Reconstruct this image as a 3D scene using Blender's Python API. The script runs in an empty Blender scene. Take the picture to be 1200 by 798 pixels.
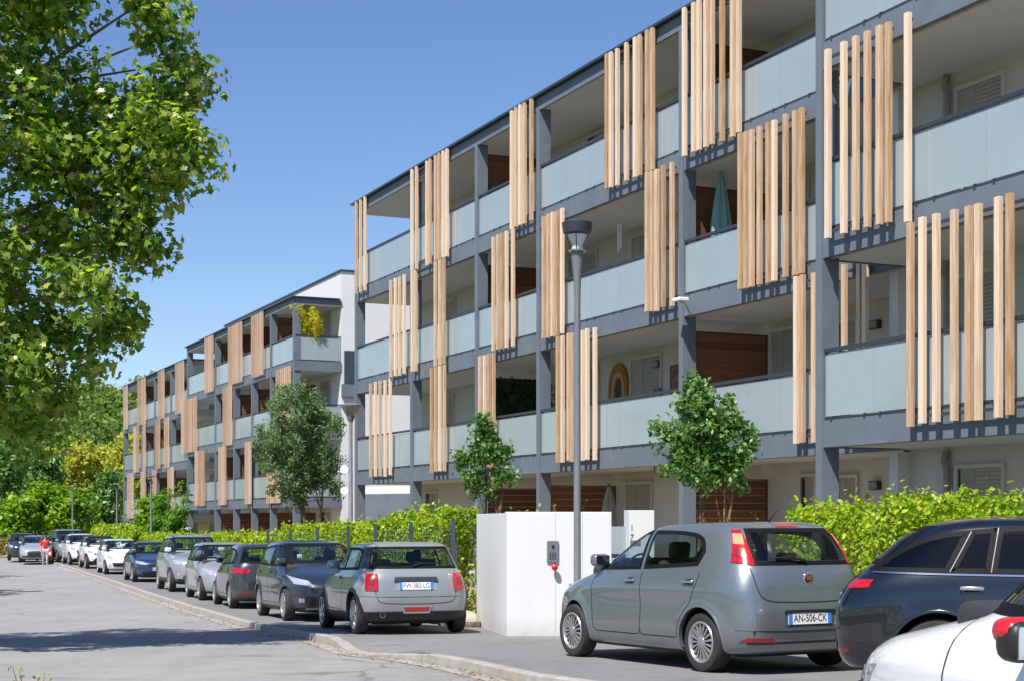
import bpy, bmesh, math, random
import numpy as np
from mathutils import Vector, Matrix
rnd = random.Random(7)
rng = np.random.default_rng(11)
SC = bpy.context.scene
COL = SC.collection
F = 1800.0; CX = 600.0; HZ = 609.0      # photograph calibration (1200 px wide)
CAMZ = 1.5
R = math.radians

# ------------------------------------------------------------------ helpers
def link(o, parent=None):
    COL.objects.link(o)
    if parent is not None:
        o.parent = parent
    return o

def tag(o, label=None, cat=None, group=None, kind=None):
    if label: o['label'] = label
    if cat: o['category'] = cat
    if group: o['group'] = group
    if kind: o['kind'] = kind
    return o

def empty(name, loc=(0, 0, 0), rot=(0, 0, 0), parent=None):
    o = bpy.data.objects.new(name, None)
    o.empty_display_size = 0.3
    o.location = loc; o.rotation_euler = rot
    return link(o, parent)

def mesh_obj(name, me, parent=None):
    return link(bpy.data.objects.new(name, me), parent)

def sharp_by_angle(me, deg):
    bm = bmesh.new(); bm.from_mesh(me)
    lim = R(deg)
    for f in bm.faces: f.smooth = True
    for e in bm.edges:
        if len(e.link_faces) == 2:
            e.smooth = e.calc_face_angle(0) < lim
    bm.to_mesh(me); bm.free()

class MB:
    """collects shapes for ONE mesh object"""
    def __init__(s):
        s.v = []; s.f = []; s.m = []
    def add(s, vs, fs, mi=0):
        b = len(s.v)
        s.v.extend([tuple(v) for v in vs])
        for f in fs:
            s.f.append(tuple(i + b for i in f)); s.m.append(mi)
        return s
    def box(s, x0, x1, y0, y1, z0, z1, mi=0):
        vs = [(x0,y0,z0),(x1,y0,z0),(x1,y1,z0),(x0,y1,z0),(x0,y0,z1),(x1,y0,z1),(x1,y1,z1),(x0,y1,z1)]
        return s.add(vs, [(3,2,1,0),(4,5,6,7),(0,1,5,4),(1,2,6,5),(2,3,7,6),(3,0,4,7)], mi)
    def tube(s, pts, rad, n=8, mi=0, caps=True):
        pts = [Vector(p) for p in pts]
        if not isinstance(rad, (list, tuple)): rad = [rad] * len(pts)
        vs = []; prev = None
        for i, p in enumerate(pts):
            a = pts[max(i-1, 0)]; b = pts[min(i+1, len(pts)-1)]
            d = (b - a)
            d = d.normalized() if d.length > 1e-9 else Vector((0,0,1))
            if prev is None:
                ref = Vector((0,0,1)) if abs(d.z) < .9 else Vector((1,0,0))
                u = d.cross(ref).normalized()
            else:
                u = (prev - d * prev.dot(d))
                u = u.normalized() if u.length > 1e-6 else d.orthogonal().normalized()
            prev = u; w = d.cross(u)
            for k in range(n):
                t = 2*math.pi*k/n
                vs.append(p + (u*math.cos(t) + w*math.sin(t)) * rad[i])
        fs = []
        for i in range(len(pts)-1):
            for k in range(n):
                k2 = (k+1) % n
                fs.append((i*n+k, i*n+k2, (i+1)*n+k2, (i+1)*n+k))
        if caps:
            fs.append(tuple(reversed(range(n)))); fs.append(tuple((len(pts)-1)*n+k for k in range(n)))
        return s.add(vs, fs, mi)
    def lathe(s, prof, n=24, origin=(0,0,0), axis='z', mi=0, closed=False, caps=True):
        vs = []; fs = []
        ox, oy, oz = origin
        for (r, h) in prof:
            for k in range(n):
                t = 2*math.pi*k/n
                c, d = r*math.cos(t), r*math.sin(t)
                if axis == 'z': vs.append((ox+c, oy+d, oz+h))
                elif axis == 'y': vs.append((ox+c, oy+h, oz+d))
                else: vs.append((ox+h, oy+c, oz+d))
        m = len(prof)
        for i in range(m-1 if not closed else m):
            j = (i+1) % m
            for k in range(n):
                k2 = (k+1) % n
                fs.append((i*n+k, i*n+k2, j*n+k2, j*n+k))
        if not closed and caps:
            if prof[0][0] > 1e-6: fs.append(tuple(reversed(range(n))))
            if prof[-1][0] > 1e-6: fs.append(tuple((m-1)*n+k for k in range(n)))
        return s.add(vs, fs, mi)
    def prism(s, poly, y0, y1, mi=0, plane='xz'):
        n = len(poly)
        def P(a, b, c):
            return (a, c, b) if plane == 'xz' else ((a, b, c) if plane == 'xy' else (c, a, b))
        vs = [P(a, b, y0) for a, b in poly] + [P(a, b, y1) for a, b in poly]
        fs = [tuple(range(n)), tuple(reversed(range(n, 2*n)))]
        for i in range(n):
            j = (i+1) % n
            fs.append((j, i, n+i, n+j))
        return s.add(vs, fs, mi)
    def build(s, name, mats, parent=None, smooth=None, bevel=0, fix=True):
        me = bpy.data.meshes.new(name)
        me.from_pydata(s.v, [], s.f); 
        if not isinstance(mats, (list, tuple)): mats = [mats]
        for m in mats: me.materials.append(m)
        if any(s.m): me.polygons.foreach_set('material_index', s.m)
        if fix or bevel:
            bm = bmesh.new(); bm.from_mesh(me)
            if fix: bmesh.ops.recalc_face_normals(bm, faces=bm.faces)
            if bevel:
                bmesh.ops.bevel(bm, geom=list(bm.edges), offset=bevel, segments=2, affect='EDGES', profile=.6)
            bm.to_mesh(me); bm.free()
        if smooth: sharp_by_angle(me, smooth)
        me.update()
        return mesh_obj(name, me, parent)

# ------------------------------------------------------------------ materials
def nodes_of(name):
    m = bpy.data.materials.new(name); m.use_nodes = True
    nt = m.node_tree
    return m, nt, nt.nodes['Principled BSDF']

def mat(name, col, rough=.5, metal=0, coat=0, var=0, vscale=4, bump=0, bscale=40, spec=None, emit=None, stretch=None, dirt=0):
    """principled material with procedural colour variation and bump"""
    m, nt, p = nodes_of(name)
    c4 = (*col, 1)
    p.inputs['Base Color'].default_value = c4
    p.inputs['Roughness'].default_value = rough
    p.inputs['Metallic'].default_value = metal
    p.inputs['Coat Weight'].default_value = coat
    p.inputs['Coat Roughness'].default_value = .04
    if spec is not None: p.inputs['Specular IOR Level'].default_value = spec
    if emit: 
        p.inputs['Emission Color'].default_value = (*emit[:3], 1); p.inputs['Emission Strength'].default_value = emit[3]
    tc = nt.nodes.new('ShaderNodeTexCoord')
    src = tc.outputs['Object']
    if stretch:
        mp = nt.nodes.new('ShaderNodeMapping'); mp.inputs['Scale'].default_value = stretch
        nt.links.new(src, mp.inputs['Vector']); src = mp.outputs['Vector']
    if var:
        n = nt.nodes.new('ShaderNodeTexNoise'); n.inputs['Scale'].default_value = vscale; n.inputs['Detail'].default_value = 6
        n.inputs['Roughness'].default_value = .65
        nt.links.new(src, n.inputs['Vector'])
        mx = nt.nodes.new('ShaderNodeMapRange'); mx.inputs['From Min'].default_value = .3; mx.inputs['From Max'].default_value = .7
        mx.inputs['To Min'].default_value = 1-var; mx.inputs['To Max'].default_value = 1+var
        nt.links.new(n.outputs['Fac'], mx.inputs['Value'])
        mu = nt.nodes.new('ShaderNodeMix'); mu.data_type = 'RGBA'; mu.blend_type = 'MULTIPLY'; mu.inputs['Factor'].default_value = 1
        mu.inputs['A'].default_value = c4
        nt.links.new(mx.outputs['Result'], mu.inputs['B'])
        nt.links.new(mu.outputs['Result'], p.inputs['Base Color'])
    if bump:
        n2 = nt.nodes.new('ShaderNodeTexNoise'); n2.inputs['Scale'].default_value = bscale; n2.inputs['Detail'].default_value = 5
        nt.links.new(src, n2.inputs['Vector'])
        b = nt.nodes.new('ShaderNodeBump'); b.inputs['Strength'].default_value = bump; b.inputs['Distance'].default_value = .02
        nt.links.new(n2.outputs['Fac'], b.inputs['Height']); nt.links.new(b.outputs['Normal'], p.inputs['Normal'])
    return m

def wood(name, a, b, axis='z', rough=.65, scale=1.0):
    """timber: long grain streaks, tone differing from board to board"""
    m, nt, p = nodes_of(name)
    tc = nt.nodes.new('ShaderNodeTexCoord')
    mp = nt.nodes.new('ShaderNodeMapping')
    mp.inputs['Scale'].default_value = {'z': (14, 14, .9), 'x': (.9, 14, 14), 'y': (14, .9, 14)}[axis]
    nt.links.new(tc.outputs['Object'], mp.inputs['Vector'])
    n = nt.nodes.new('ShaderNodeTexNoise'); n.inputs['Scale'].default_value = 2.2*scale; n.inputs['Detail'].default_value = 8
    nt.links.new(mp.outputs['Vector'], n.inputs['Vector'])
    gi = nt.nodes.new('ShaderNodeNewGeometry')
    ad = nt.nodes.new('ShaderNodeMath'); ad.operation = 'MULTIPLY_ADD'; ad.inputs[1].default_value = .55; ad.inputs[2].default_value = -.02
    oi = nt.nodes.new('ShaderNodeObjectInfo'); fa = nt.nodes.new('ShaderNodeMath'); fa.operation = 'ADD'; fb = nt.nodes.new('ShaderNodeMath'); fb.operation = 'FRACT'
    nt.links.new(gi.outputs['Random Per Island'], fa.inputs[0]); nt.links.new(oi.outputs['Random'], fa.inputs[1]); nt.links.new(fa.outputs[0], fb.inputs[0])
    nt.links.new(fb.outputs[0], ad.inputs[0])
    sm = nt.nodes.new('ShaderNodeMath'); sm.operation = 'MULTIPLY_ADD'; sm.inputs[1].default_value = .75
    nt.links.new(n.outputs['Fac'], sm.inputs[0]); nt.links.new(ad.outputs[0], sm.inputs[2])
    r = nt.nodes.new('ShaderNodeValToRGB')
    r.color_ramp.elements[0].position = .25; r.color_ramp.elements[0].color = (*a, 1)
    r.color_ramp.elements[1].position = .85; r.color_ramp.elements[1].color = (*b, 1)
    nt.links.new(sm.outputs[0], r.inputs['Fac']); nt.links.new(r.outputs['Color'], p.inputs['Base Color'])
    p.inputs['Roughness'].default_value = rough
    bm_ = nt.nodes.new('ShaderNodeBump'); bm_.inputs['Strength'].default_value = .25; bm_.inputs['Distance'].default_value = .004
    nt.links.new(n.outputs['Fac'], bm_.inputs['Height']); nt.links.new(bm_.outputs['Normal'], p.inputs['Normal'])
    return m

def leafmat(name, cols, rough=.45, trans=.35):
    """leaf: tone differs from leaf to leaf, some light comes through"""
    m, nt, p = nodes_of(name)
    gi = nt.nodes.new('ShaderNodeNewGeometry')
    r = nt.nodes.new('ShaderNodeValToRGB')
    els = r.color_ramp.elements
    while len(els) < len(cols): els.new(.5)
    for i, c in enumerate(cols):
        els[i].position = i/(len(cols)-1); els[i].color = (*c, 1)
    nt.links.new(gi.outputs['Random Per Island'], r.inputs['Fac'])
    nt.links.new(r.outputs['Color'], p.inputs['Base Color'])
    p.inputs['Roughness'].default_value = rough
    p.inputs['Specular IOR Level'].default_value = .4
    t = nt.nodes.new('ShaderNodeBsdfTranslucent')
    br = nt.nodes.new('ShaderNodeMix'); br.data_type = 'RGBA'; br.blend_type = 'MULTIPLY'; br.inputs['Factor'].default_value = 1
    br.inputs['B'].default_value = (1.5, 1.6, .5, 1)
    nt.links.new(r.outputs['Color'], br.inputs['A']); nt.links.new(br.outputs['Result'], t.inputs['Color'])
    ms = nt.nodes.new('ShaderNodeMixShader'); ms.inputs['Fac'].default_value = trans
    nt.links.new(p.outputs['BSDF'], ms.inputs[1]); nt.links.new(t.outputs['BSDF'], ms.inputs[2])
    nt.links.new(ms.outputs['Shader'], nt.nodes['Material Output'].inputs['Surface'])
    return m

def glassmat(name, tint=(.55, .62, .6), refl=1.0, ior=1.5):
    m, nt, p = nodes_of(name)
    nt.nodes.remove(p)
    tr = nt.nodes.new('ShaderNodeBsdfTransparent'); tr.inputs['Color'].default_value = (*tint, 1)
    gl = nt.nodes.new('ShaderNodeBsdfGlossy'); gl.inputs['Roughness'].default_value = .01; gl.inputs['Color'].default_value = (refl, refl, refl, 1)
    fr = nt.nodes.new('ShaderNodeFresnel'); fr.inputs['IOR'].default_value = ior
    ms = nt.nodes.new('ShaderNodeMixShader')
    ge = nt.nodes.new('ShaderNodeNewGeometry'); mf = nt.nodes.new('ShaderNodeMix'); mf.data_type = 'FLOAT'; mf.inputs['B'].default_value = .05
    nt.links.new(ge.outputs['Backfacing'], mf.inputs['Factor']); nt.links.new(fr.outputs['Fac'], mf.inputs['A'])
    nt.links.new(mf.outputs['Result'], ms.inputs['Fac']); nt.links.new(tr.outputs[0], ms.inputs[1]); nt.links.new(gl.outputs[0], ms.inputs[2])
    nt.links.new(ms.outputs[0], nt.nodes['Material Output'].inputs['Surface'])
    return m

def paint(name, col, metal=.5, rough=.3, dirty=.12):
    """car paint: clear coat over metallic flake base, faint dust"""
    m, nt, p = nodes_of(name)
    p.inputs['Metallic'].default_value = metal; p.inputs['Roughness'].default_value = rough
    p.inputs['Coat Weight'].default_value = 1; p.inputs['Coat Roughness'].default_value = .03
    tc = nt.nodes.new('ShaderNodeTexCoord')
    n = nt.nodes.new('ShaderNodeTexNoise'); n.inputs['Scale'].default_value = 3; n.inputs['Detail'].default_value = 8
    nt.links.new(tc.outputs['Object'], n.inputs['Vector'])
    sx = nt.nodes.new('ShaderNodeSeparateXYZ'); nt.links.new(tc.outputs['Object'], sx.inputs[0])
    lo = nt.nodes.new('ShaderNodeMapRange'); lo.inputs['From Min'].default_value = .75; lo.inputs['From Max'].default_value = .15
    lo.inputs['To Min'].default_value = .0; lo.inputs['To Max'].default_value = 1
    nt.links.new(sx.outputs['Z'], lo.inputs['Value'])
    mu = nt.nodes.new('ShaderNodeMath'); mu.operation = 'MULTIPLY'
    nt.links.new(lo.outputs[0], mu.inputs[0]); nt.links.new(n.outputs['Fac'], mu.inputs[1])
    m2 = nt.nodes.new('ShaderNodeMath'); m2.operation = 'MULTIPLY'; m2.inputs[1].default_value = dirty*5
    nt.links.new(mu.outputs[0], m2.inputs[0])
    mx = nt.nodes.new('ShaderNodeMix'); mx.data_type = 'RGBA'
    mx.inputs['A'].default_value = (*col, 1); mx.inputs['B'].default_value = (.30, .27, .23, 1)
    nt.links.new(m2.outputs[0], mx.inputs['Factor']); nt.links.new(mx.outputs['Result'], p.inputs['Base Color'])
    cw = nt.nodes.new('ShaderNodeMapRange'); cw.inputs['From Max'].default_value = .6; cw.inputs['To Min'].default_value = 1; cw.inputs['To Max'].default_value = .5
    nt.links.new(m2.outputs[0], cw.inputs['Value']); nt.links.new(cw.outputs[0], p.inputs['Coat Weight'])
    return m

# ------------------------------------------------------------------ ground profile
_HY = [0, 10, 15, 18, 24, 29, 36, 45, 56, 66, 85, 120, 1000]
_HH = [1.42, 1.42, 1.49, 1.55, 1.75, 1.885, 2.02, 2.13, 2.23, 2.31, 2.34, 2.36, 2.36]
def gz(Y):
    """height of the parking strip at depth Y (the street falls gently away)"""
    return CAMZ - float(np.interp(Y, _HY, _HH))
def ground_pt(px, py, dz=0.0):
    Y = 20.0
    for _ in range(60):
        Y = .5*Y + .5*F*(CAMZ - gz(Y) - dz)/(py - HZ)
    return Vector(((px-CX)/F*Y, Y, gz(Y)+dz))
def at(px, py, Y):
    return Vector(((px-CX)/F*Y, Y, CAMZ + (HZ-py)/F*Y))

# ------------------------------------------------------------------ text
def text_verts(s, size):
    cu = bpy.data.curves.new('t', 'FONT'); cu.body = s; cu.size = size; cu.align_x = 'CENTER'; cu.align_y = 'CENTER'
    cu.extrude = .0012
    o = bpy.data.objects.new('t', cu); COL.objects.link(o)
    dg = bpy.context.evaluated_depsgraph_get(); dg.update()
    me = bpy.data.meshes.new_from_object(o.evaluated_get(dg))
    vs = [v.co.copy() for v in me.vertices]; fs = [tuple(p.vertices) for p in me.polygons]
    bpy.data.objects.remove(o); bpy.data.curves.remove(cu); bpy.data.meshes.remove(me)
    return vs, fs
# ------------------------------------------------------------------ material library
M = {}
M['metal'] = mat('blue_grey_metal', (.150, .178, .212), .6, .0, var=.12, vscale=1.3, bump=.02, spec=.15)
M['metal_dark'] = mat('dark_grey_metal', (.035, .042, .055), .4)
M['frost'] = mat('frosted_glass', (.33, .39, .41), .14, coat=.2, var=.05, vscale=1.2)
M['render_white'] = mat('white_render', (.74, .72, .68), .85, var=.05, vscale=.8, bump=.05, bscale=60)
M['render_grey'] = mat('pale_render', (.54, .53, .50), .85, var=.05, vscale=.9, bump=.05, bscale=60)
M['soffit'] = mat('soffit_plaster', (.60, .59, .565), .9, var=.04, vscale=.7)
M['wall_white'] = mat('white_painted_wall', (.70, .70, .69), .8, var=.04, vscale=1.5, bump=.06, bscale=50)
M['shutter'] = mat('grey_shutter', (.33, .33, .30), .6, var=.05)
M['pane'] = mat('dark_window_glass', (.02, .025, .03), .04, spec=.8)
M['slat'] = wood('larch_slats', (.40, .21, .085), (.82, .63, .46))
M['slat_far'] = wood('larch_slats_weathered', (.40, .24, .14), (.64, .46, .34))
M['partition'] = wood('brown_partition_boards', (.10, .035, .012), (.20, .075, .03), 'y')
M['asphalt'] = mat('road_asphalt', (.285, .278, .272), .9, var=.10, vscale=.9, bump=.25, bscale=160)
M['tarmac'] = mat('parking_tarmac', (.20, .197, .195), .9, var=.14, vscale=.8, bump=.25, bscale=160)
M['kerb'] = mat('kerb_concrete', (.33, .31, .275), .9, var=.2, vscale=5, bump=.2, bscale=60)
M['soil'] = mat('planting_soil', (.22, .15, .09), .95, var=.3, vscale=6, bump=.6, bscale=20)
M['lawn'] = mat('lawn', (.07, .10, .03), .95, var=.3, vscale=3, bump=.5, bscale=60)
M['stone'] = mat('pale_stone', (.42, .37, .30), .9, var=.3, vscale=5, bump=.5, bscale=15)
M['bark'] = mat('bark', (.16, .12, .085), .9, var=.3, vscale=8, bump=.6, bscale=30, stretch=(1,1,.25))
M['bark_pale'] = mat('pale_bark', (.26, .17, .09), .9, var=.3, vscale=8, bump=.4, bscale=30)
M['black'] = mat('black_plastic', (.018, .018, .019), .45, bump=.03, bscale=300)
M['rubber'] = mat('tyre_rubber', (.026, .025, .024), .8, var=.25, vscale=10, bump=.1, bscale=120)
M['seal'] = mat('window_rubber', (.008,.008,.009), .6, spec=.12)
M['void'] = mat('shut_line', (.006, .006, .006), .8)
M['interior'] = mat('car_upholstery', (.03, .03, .034), .8, bump=.1, bscale=200)
M['liner'] = mat('car_headlining', (.28, .27, .25), .9)
M['alloy'] = mat('alloy_rim', (.48, .48, .47), .34, .75, var=.12, vscale=6)
M['chrome'] = mat('chrome_trim', (.72, .72, .73), .12, 1)
M['lamp_red'] = mat('red_lamp_lens', (.40, .006, .010), .12, coat=1, spec=.6, var=.35, vscale=22)
M['lamp_dim'] = mat('dark_red_reflector', (.22, .008, .012), .2, coat=1)
M['lamp_amber'] = mat('amber_lamp_lens', (.75, .32, .16), .15, coat=1)
M['lamp_clear'] = mat('headlamp_lens', (.52, .53, .54), .10, .35, coat=1, var=.3, vscale=18)
M['plate'] = mat('number_plate_white', (.80, .80, .78), .4)
M['plate_blue'] = mat('number_plate_blue', (.05, .22, .62), .4)
M['ink'] = mat('plate_lettering', (.02, .02, .022), .5)
M['glass'] = glassmat('car_glass', (.74, .80, .77))
M['glass_dark'] = glassmat('privacy_glass', (.05, .055, .05))
M['glass_screen'] = glassmat('windscreen_glass', (.62, .70, .72), ior=1.65)
M['lamp_glass'] = glassmat('lantern_glass', (.93, .94, .94))
M['mirror'] = mat('mirror_glass', (.55, .58, .6), .03, 1)
M['red'] = mat('red_plastic', (.55, .012, .02), .35, coat=.5)
M['post_grey'] = mat('lamp_post_paint', (.17, .175, .19), .45, var=.08)
M['teal'] = mat('teal_canvas', (.22, .37, .35), .8, var=.1)
M['canvas'] = mat('grey_canvas', (.30, .29, .26), .85, var=.1)
M['ochre'] = mat('ochre_straw', (.30, .15, .035), .9, var=.3, vscale=25)
M['straw'] = mat('pale_straw', (.45, .34, .17), .9, var=.2, vscale=25)
M['picture'] = mat('small_painting', (.16, .10, .08), .6, var=.8, vscale=9)
M['fence'] = mat('anthracite_fence', (.045, .06, .08), .5)
M['skin'] = mat('skin', (.50, .30, .21), .6)
M['hair'] = mat('brown_hair', (.06, .03, .015), .7)
M['red_cloth'] = mat('red_cloth', (.55, .02, .03), .85)
M['pale_cloth'] = mat('pale_cloth', (.45, .45, .46), .9)
def asphalt(name, col, crack=.5, stain=.35):
    """worn asphalt: aggregate speckle, patchy wear, hairline cracks and oil spots"""
    m, nt, p = nodes_of(name); N = nt.nodes; L = nt.links
    tc = N.new('ShaderNodeTexCoord'); src = tc.outputs['Object']
    def noise(sc, det=6, rough=.6, mp=None):
        n = N.new('ShaderNodeTexNoise'); n.inputs['Scale'].default_value = sc; n.inputs['Detail'].default_value = det; n.inputs['Roughness'].default_value = rough
        L.new(mp or src, n.inputs['Vector']); return n.outputs['Fac']
    def rng_(v, a, b, c, d):
        r = N.new('ShaderNodeMapRange'); r.inputs['From Min'].default_value = a; r.inputs['From Max'].default_value = b; r.inputs['To Min'].default_value = c; r.inputs['To Max'].default_value = d
        L.new(v, r.inputs['Value']); return r.outputs[0]
    def mul(a, b):
        x = N.new('ShaderNodeMath'); x.operation = 'MULTIPLY'; L.new(a, x.inputs[0]); L.new(b, x.inputs[1]); return x.outputs[0]
    wear = rng_(noise(.35, 5), .3, .7, .91, 1.07); speck = rng_(noise(55, 3, .8), .3, .7, .80, 1.18); mid = rng_(noise(3.2, 6), .35, .65, .93, 1.06)
    mp = N.new('ShaderNodeMapping'); mp.inputs['Rotation'].default_value = (0, 0, R(21)); mp.inputs['Scale'].default_value = (2.2, .12, 1); L.new(src, mp.inputs['Vector'])
    track = rng_(noise(.9, 4, .5, mp.outputs['Vector']), .35, .65, .95, 1.035)
    vo = N.new('ShaderNodeTexVoronoi'); vo.feature = 'DISTANCE_TO_EDGE'; vo.inputs['Scale'].default_value = .33
    wp = N.new('ShaderNodeTexNoise'); wp.inputs['Scale'].default_value = 1.6; wp.inputs['Detail'].default_value = 6; L.new(src, wp.inputs['Vector'])
    ad = N.new('ShaderNodeMix'); ad.data_type = 'VECTOR'; ad.inputs['Factor'].default_value = .28; L.new(src, ad.inputs['A']); L.new(wp.outputs['Color'], ad.inputs['B']); L.new(ad.outputs['Result'], vo.inputs['Vector'])
    ck = rng_(vo.outputs['Distance'], .0, .010, 1-crack, 1); cm = rng_(noise(.22, 3), .46, .54, 0, 1)
    cmx = N.new('ShaderNodeMix'); cmx.data_type = 'FLOAT'; cmx.inputs['A'].default_value = 1; L.new(cm, cmx.inputs['Factor']); L.new(ck, cmx.inputs['B'])
    v2 = N.new('ShaderNodeTexVoronoi'); v2.inputs['Scale'].default_value = .9; L.new(ad.outputs['Result'], v2.inputs['Vector'])
    oil = rng_(v2.outputs['Distance'], .06, .20, 1-stain, 1); om = rng_(noise(.5, 2), .52, .60, 0, 1)
    omx = N.new('ShaderNodeMix'); omx.data_type = 'FLOAT'; omx.inputs['A'].default_value = 1; L.new(om, omx.inputs['Factor']); L.new(oil, omx.inputs['B'])
    f = mul(mul(mul(mul(wear, speck), mid), track), mul(cmx.outputs['Result'], omx.outputs['Result']))
    mu = N.new('ShaderNodeMix'); mu.data_type = 'RGBA'; mu.blend_type = 'MULTIPLY'; mu.inputs['Factor'].default_value = 1; mu.inputs['A'].default_value = (*col, 1)
    L.new(f, mu.inputs['B']); L.new(mu.outputs['Result'], p.inputs['Base Color'])
    p.inputs['Roughness'].default_value = .88
    b = N.new('ShaderNodeBump'); b.inputs['Strength'].default_value = .35; b.inputs['Distance'].default_value = .006
    L.new(noise(140, 3, .8), b.inputs['Height']); L.new(b.outputs['Normal'], p.inputs['Normal'])
    return m
M['asphalt'] = asphalt('road_asphalt', (.272, .264, .256), .45, .25)
M['tarmac'] = asphalt('parking_tarmac', (.195, .192, .190), .35, .45)
def stained_render(name, col):
    """painted render: faint rain streaks under the edge, splash dirt at the foot"""
    m, nt, p = nodes_of(name); N = nt.nodes; L = nt.links
    tc = N.new('ShaderNodeTexCoord'); src = tc.outputs['Object']
    mp = N.new('ShaderNodeMapping'); mp.inputs['Scale'].default_value = (3.5, 3.5, .3); L.new(src, mp.inputs['Vector'])
    n = N.new('ShaderNodeTexNoise'); n.inputs['Scale'].default_value = 1.5; n.inputs['Detail'].default_value = 5; L.new(mp.outputs['Vector'], n.inputs['Vector'])
    st = N.new('ShaderNodeMapRange'); st.inputs['From Min'].default_value = .5; st.inputs['From Max'].default_value = .75; st.inputs['To Max'].default_value = .05; L.new(n.outputs['Fac'], st.inputs['Value'])
    sx = N.new('ShaderNodeSeparateXYZ'); L.new(src, sx.inputs[0])
    n2 = N.new('ShaderNodeTexNoise'); n2.inputs['Scale'].default_value = 6; n2.inputs['Detail'].default_value = 7; L.new(src, n2.inputs['Vector'])
    ft = N.new('ShaderNodeMapRange'); ft.inputs['From Min'].default_value = .28; ft.inputs['From Max'].default_value = .0; ft.inputs['To Max'].default_value = .75; L.new(sx.outputs['Z'], ft.inputs['Value'])
    fm = N.new('ShaderNodeMath'); fm.operation = 'MULTIPLY'; L.new(ft.outputs[0], fm.inputs[0]); L.new(n2.outputs['Fac'], fm.inputs[1])
    ad = N.new('ShaderNodeMath'); ad.operation = 'ADD'; L.new(st.outputs[0], ad.inputs[0]); L.new(fm.outputs[0], ad.inputs[1])
    mx = N.new('ShaderNodeMix'); mx.data_type = 'RGBA'; mx.inputs['A'].default_value = (*col, 1); mx.inputs['B'].default_value = (.36, .33, .28, 1)
    L.new(ad.outputs[0], mx.inputs['Factor']); L.new(mx.outputs['Result'], p.inputs['Base Color']); p.inputs['Roughness'].default_value = .85
    b = N.new('ShaderNodeBump'); b.inputs['Strength'].default_value = .25; b.inputs['Distance'].default_value = .01
    n3 = N.new('ShaderNodeTexNoise'); n3.inputs['Scale'].default_value = 90; L.new(src, n3.inputs['Vector']); L.new(n3.outputs['Fac'], b.inputs['Height']); L.new(b.outputs['Normal'], p.inputs['Normal'])
    return m
M['gate_wall'] = stained_render('stained_white_render', (.73, .73, .72))
# leaves
M['leaf_plane'] = leafmat('plane_tree_leaf', [(.05,.12,.018),(.13,.245,.03),(.25,.37,.05),(.42,.50,.14),(.28,.25,.09)], .30, .5)
M['leaf_young'] = leafmat('young_tree_leaf', [(.035,.10,.028),(.085,.20,.05),(.16,.29,.075),(.27,.38,.14)], .34, .38)
M['leaf_olive'] = leafmat('olive_grey_leaf', [(.07,.13,.055),(.14,.23,.10),(.24,.33,.17)], .45, .40)
M['leaf_hedge'] = leafmat('hedge_leaf', [(.07,.16,.010),(.19,.35,.015),(.34,.48,.022),(.50,.56,.045),(.38,.33,.05)], .36, .42)
M['leaf_yellow'] = leafmat('golden_bamboo_leaf', [(.42,.38,.015),(.62,.56,.03),(.75,.68,.10)], .45, .5)
M['leaf_lime'] = leafmat('lime_leaf', [(.08,.16,.008),(.18,.32,.015),(.30,.46,.03)], .45, .4)
M['leaf_fern'] = leafmat('feathery_leaf', [(.06,.15,.012),(.12,.27,.02),(.20,.36,.04)], .45, .4)
M['leaf_gold'] = leafmat('gold_green_leaf', [(.24,.27,.03),(.44,.44,.06),(.60,.56,.12)], .5, .45)
M['leaf_wood'] = leafmat('hill_wood_leaf', [(.06,.12,.03),(.12,.20,.05),(.19,.27,.06),(.26,.31,.10)], .5, .42)
M['leaf_dark'] = leafmat('dark_ivy_leaf', [(.01,.02,.006),(.02,.045,.01),(.035,.06,.015)], .5, .2)
M['leaf_pink'] = leafmat('rosy_flower', [(.16,.20,.04),(.42,.16,.08),(.50,.32,.24),(.20,.26,.04),(.26,.30,.05)], .5, .3)
# ------------------------------------------------------------------ foliage
SHAPES = {
 'leaf': ([(0,0,0),(.32,.42,.05),(.20,.75,.02),(0,1,-.06),(-.20,.75,.02),(-.32,.42,.05)], [(0,1,2,3),(0,3,4,5)]),
 'diamond': ([(0,0,0),(.36,.5,.08),(0,1,-.05),(-.36,.5,.08)], [(0,1,2),(0,2,3)]),
 'narrow': ([(0,0,0),(.13,.4,.03),(0,1,-.08),(-.13,.4,.03)], [(0,1,2),(0,2,3)]),
 'maple': ([(0,0,0),(.22,.04,.03),(.52,.02,-.03),(.36,.28,.02),(.62,.58,-.06),(.27,.52,.02),(0,1,-.10),(-.27,.52,.02),(-.62,.58,-.06),(-.36,.28,.02),(-.52,.02,-.03),(-.22,.04,.03)],
           [(0,1,2,3),(0,3,4,5),(0,5,6,7),(0,7,8,9),(0,9,10,11)]),
}
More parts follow.
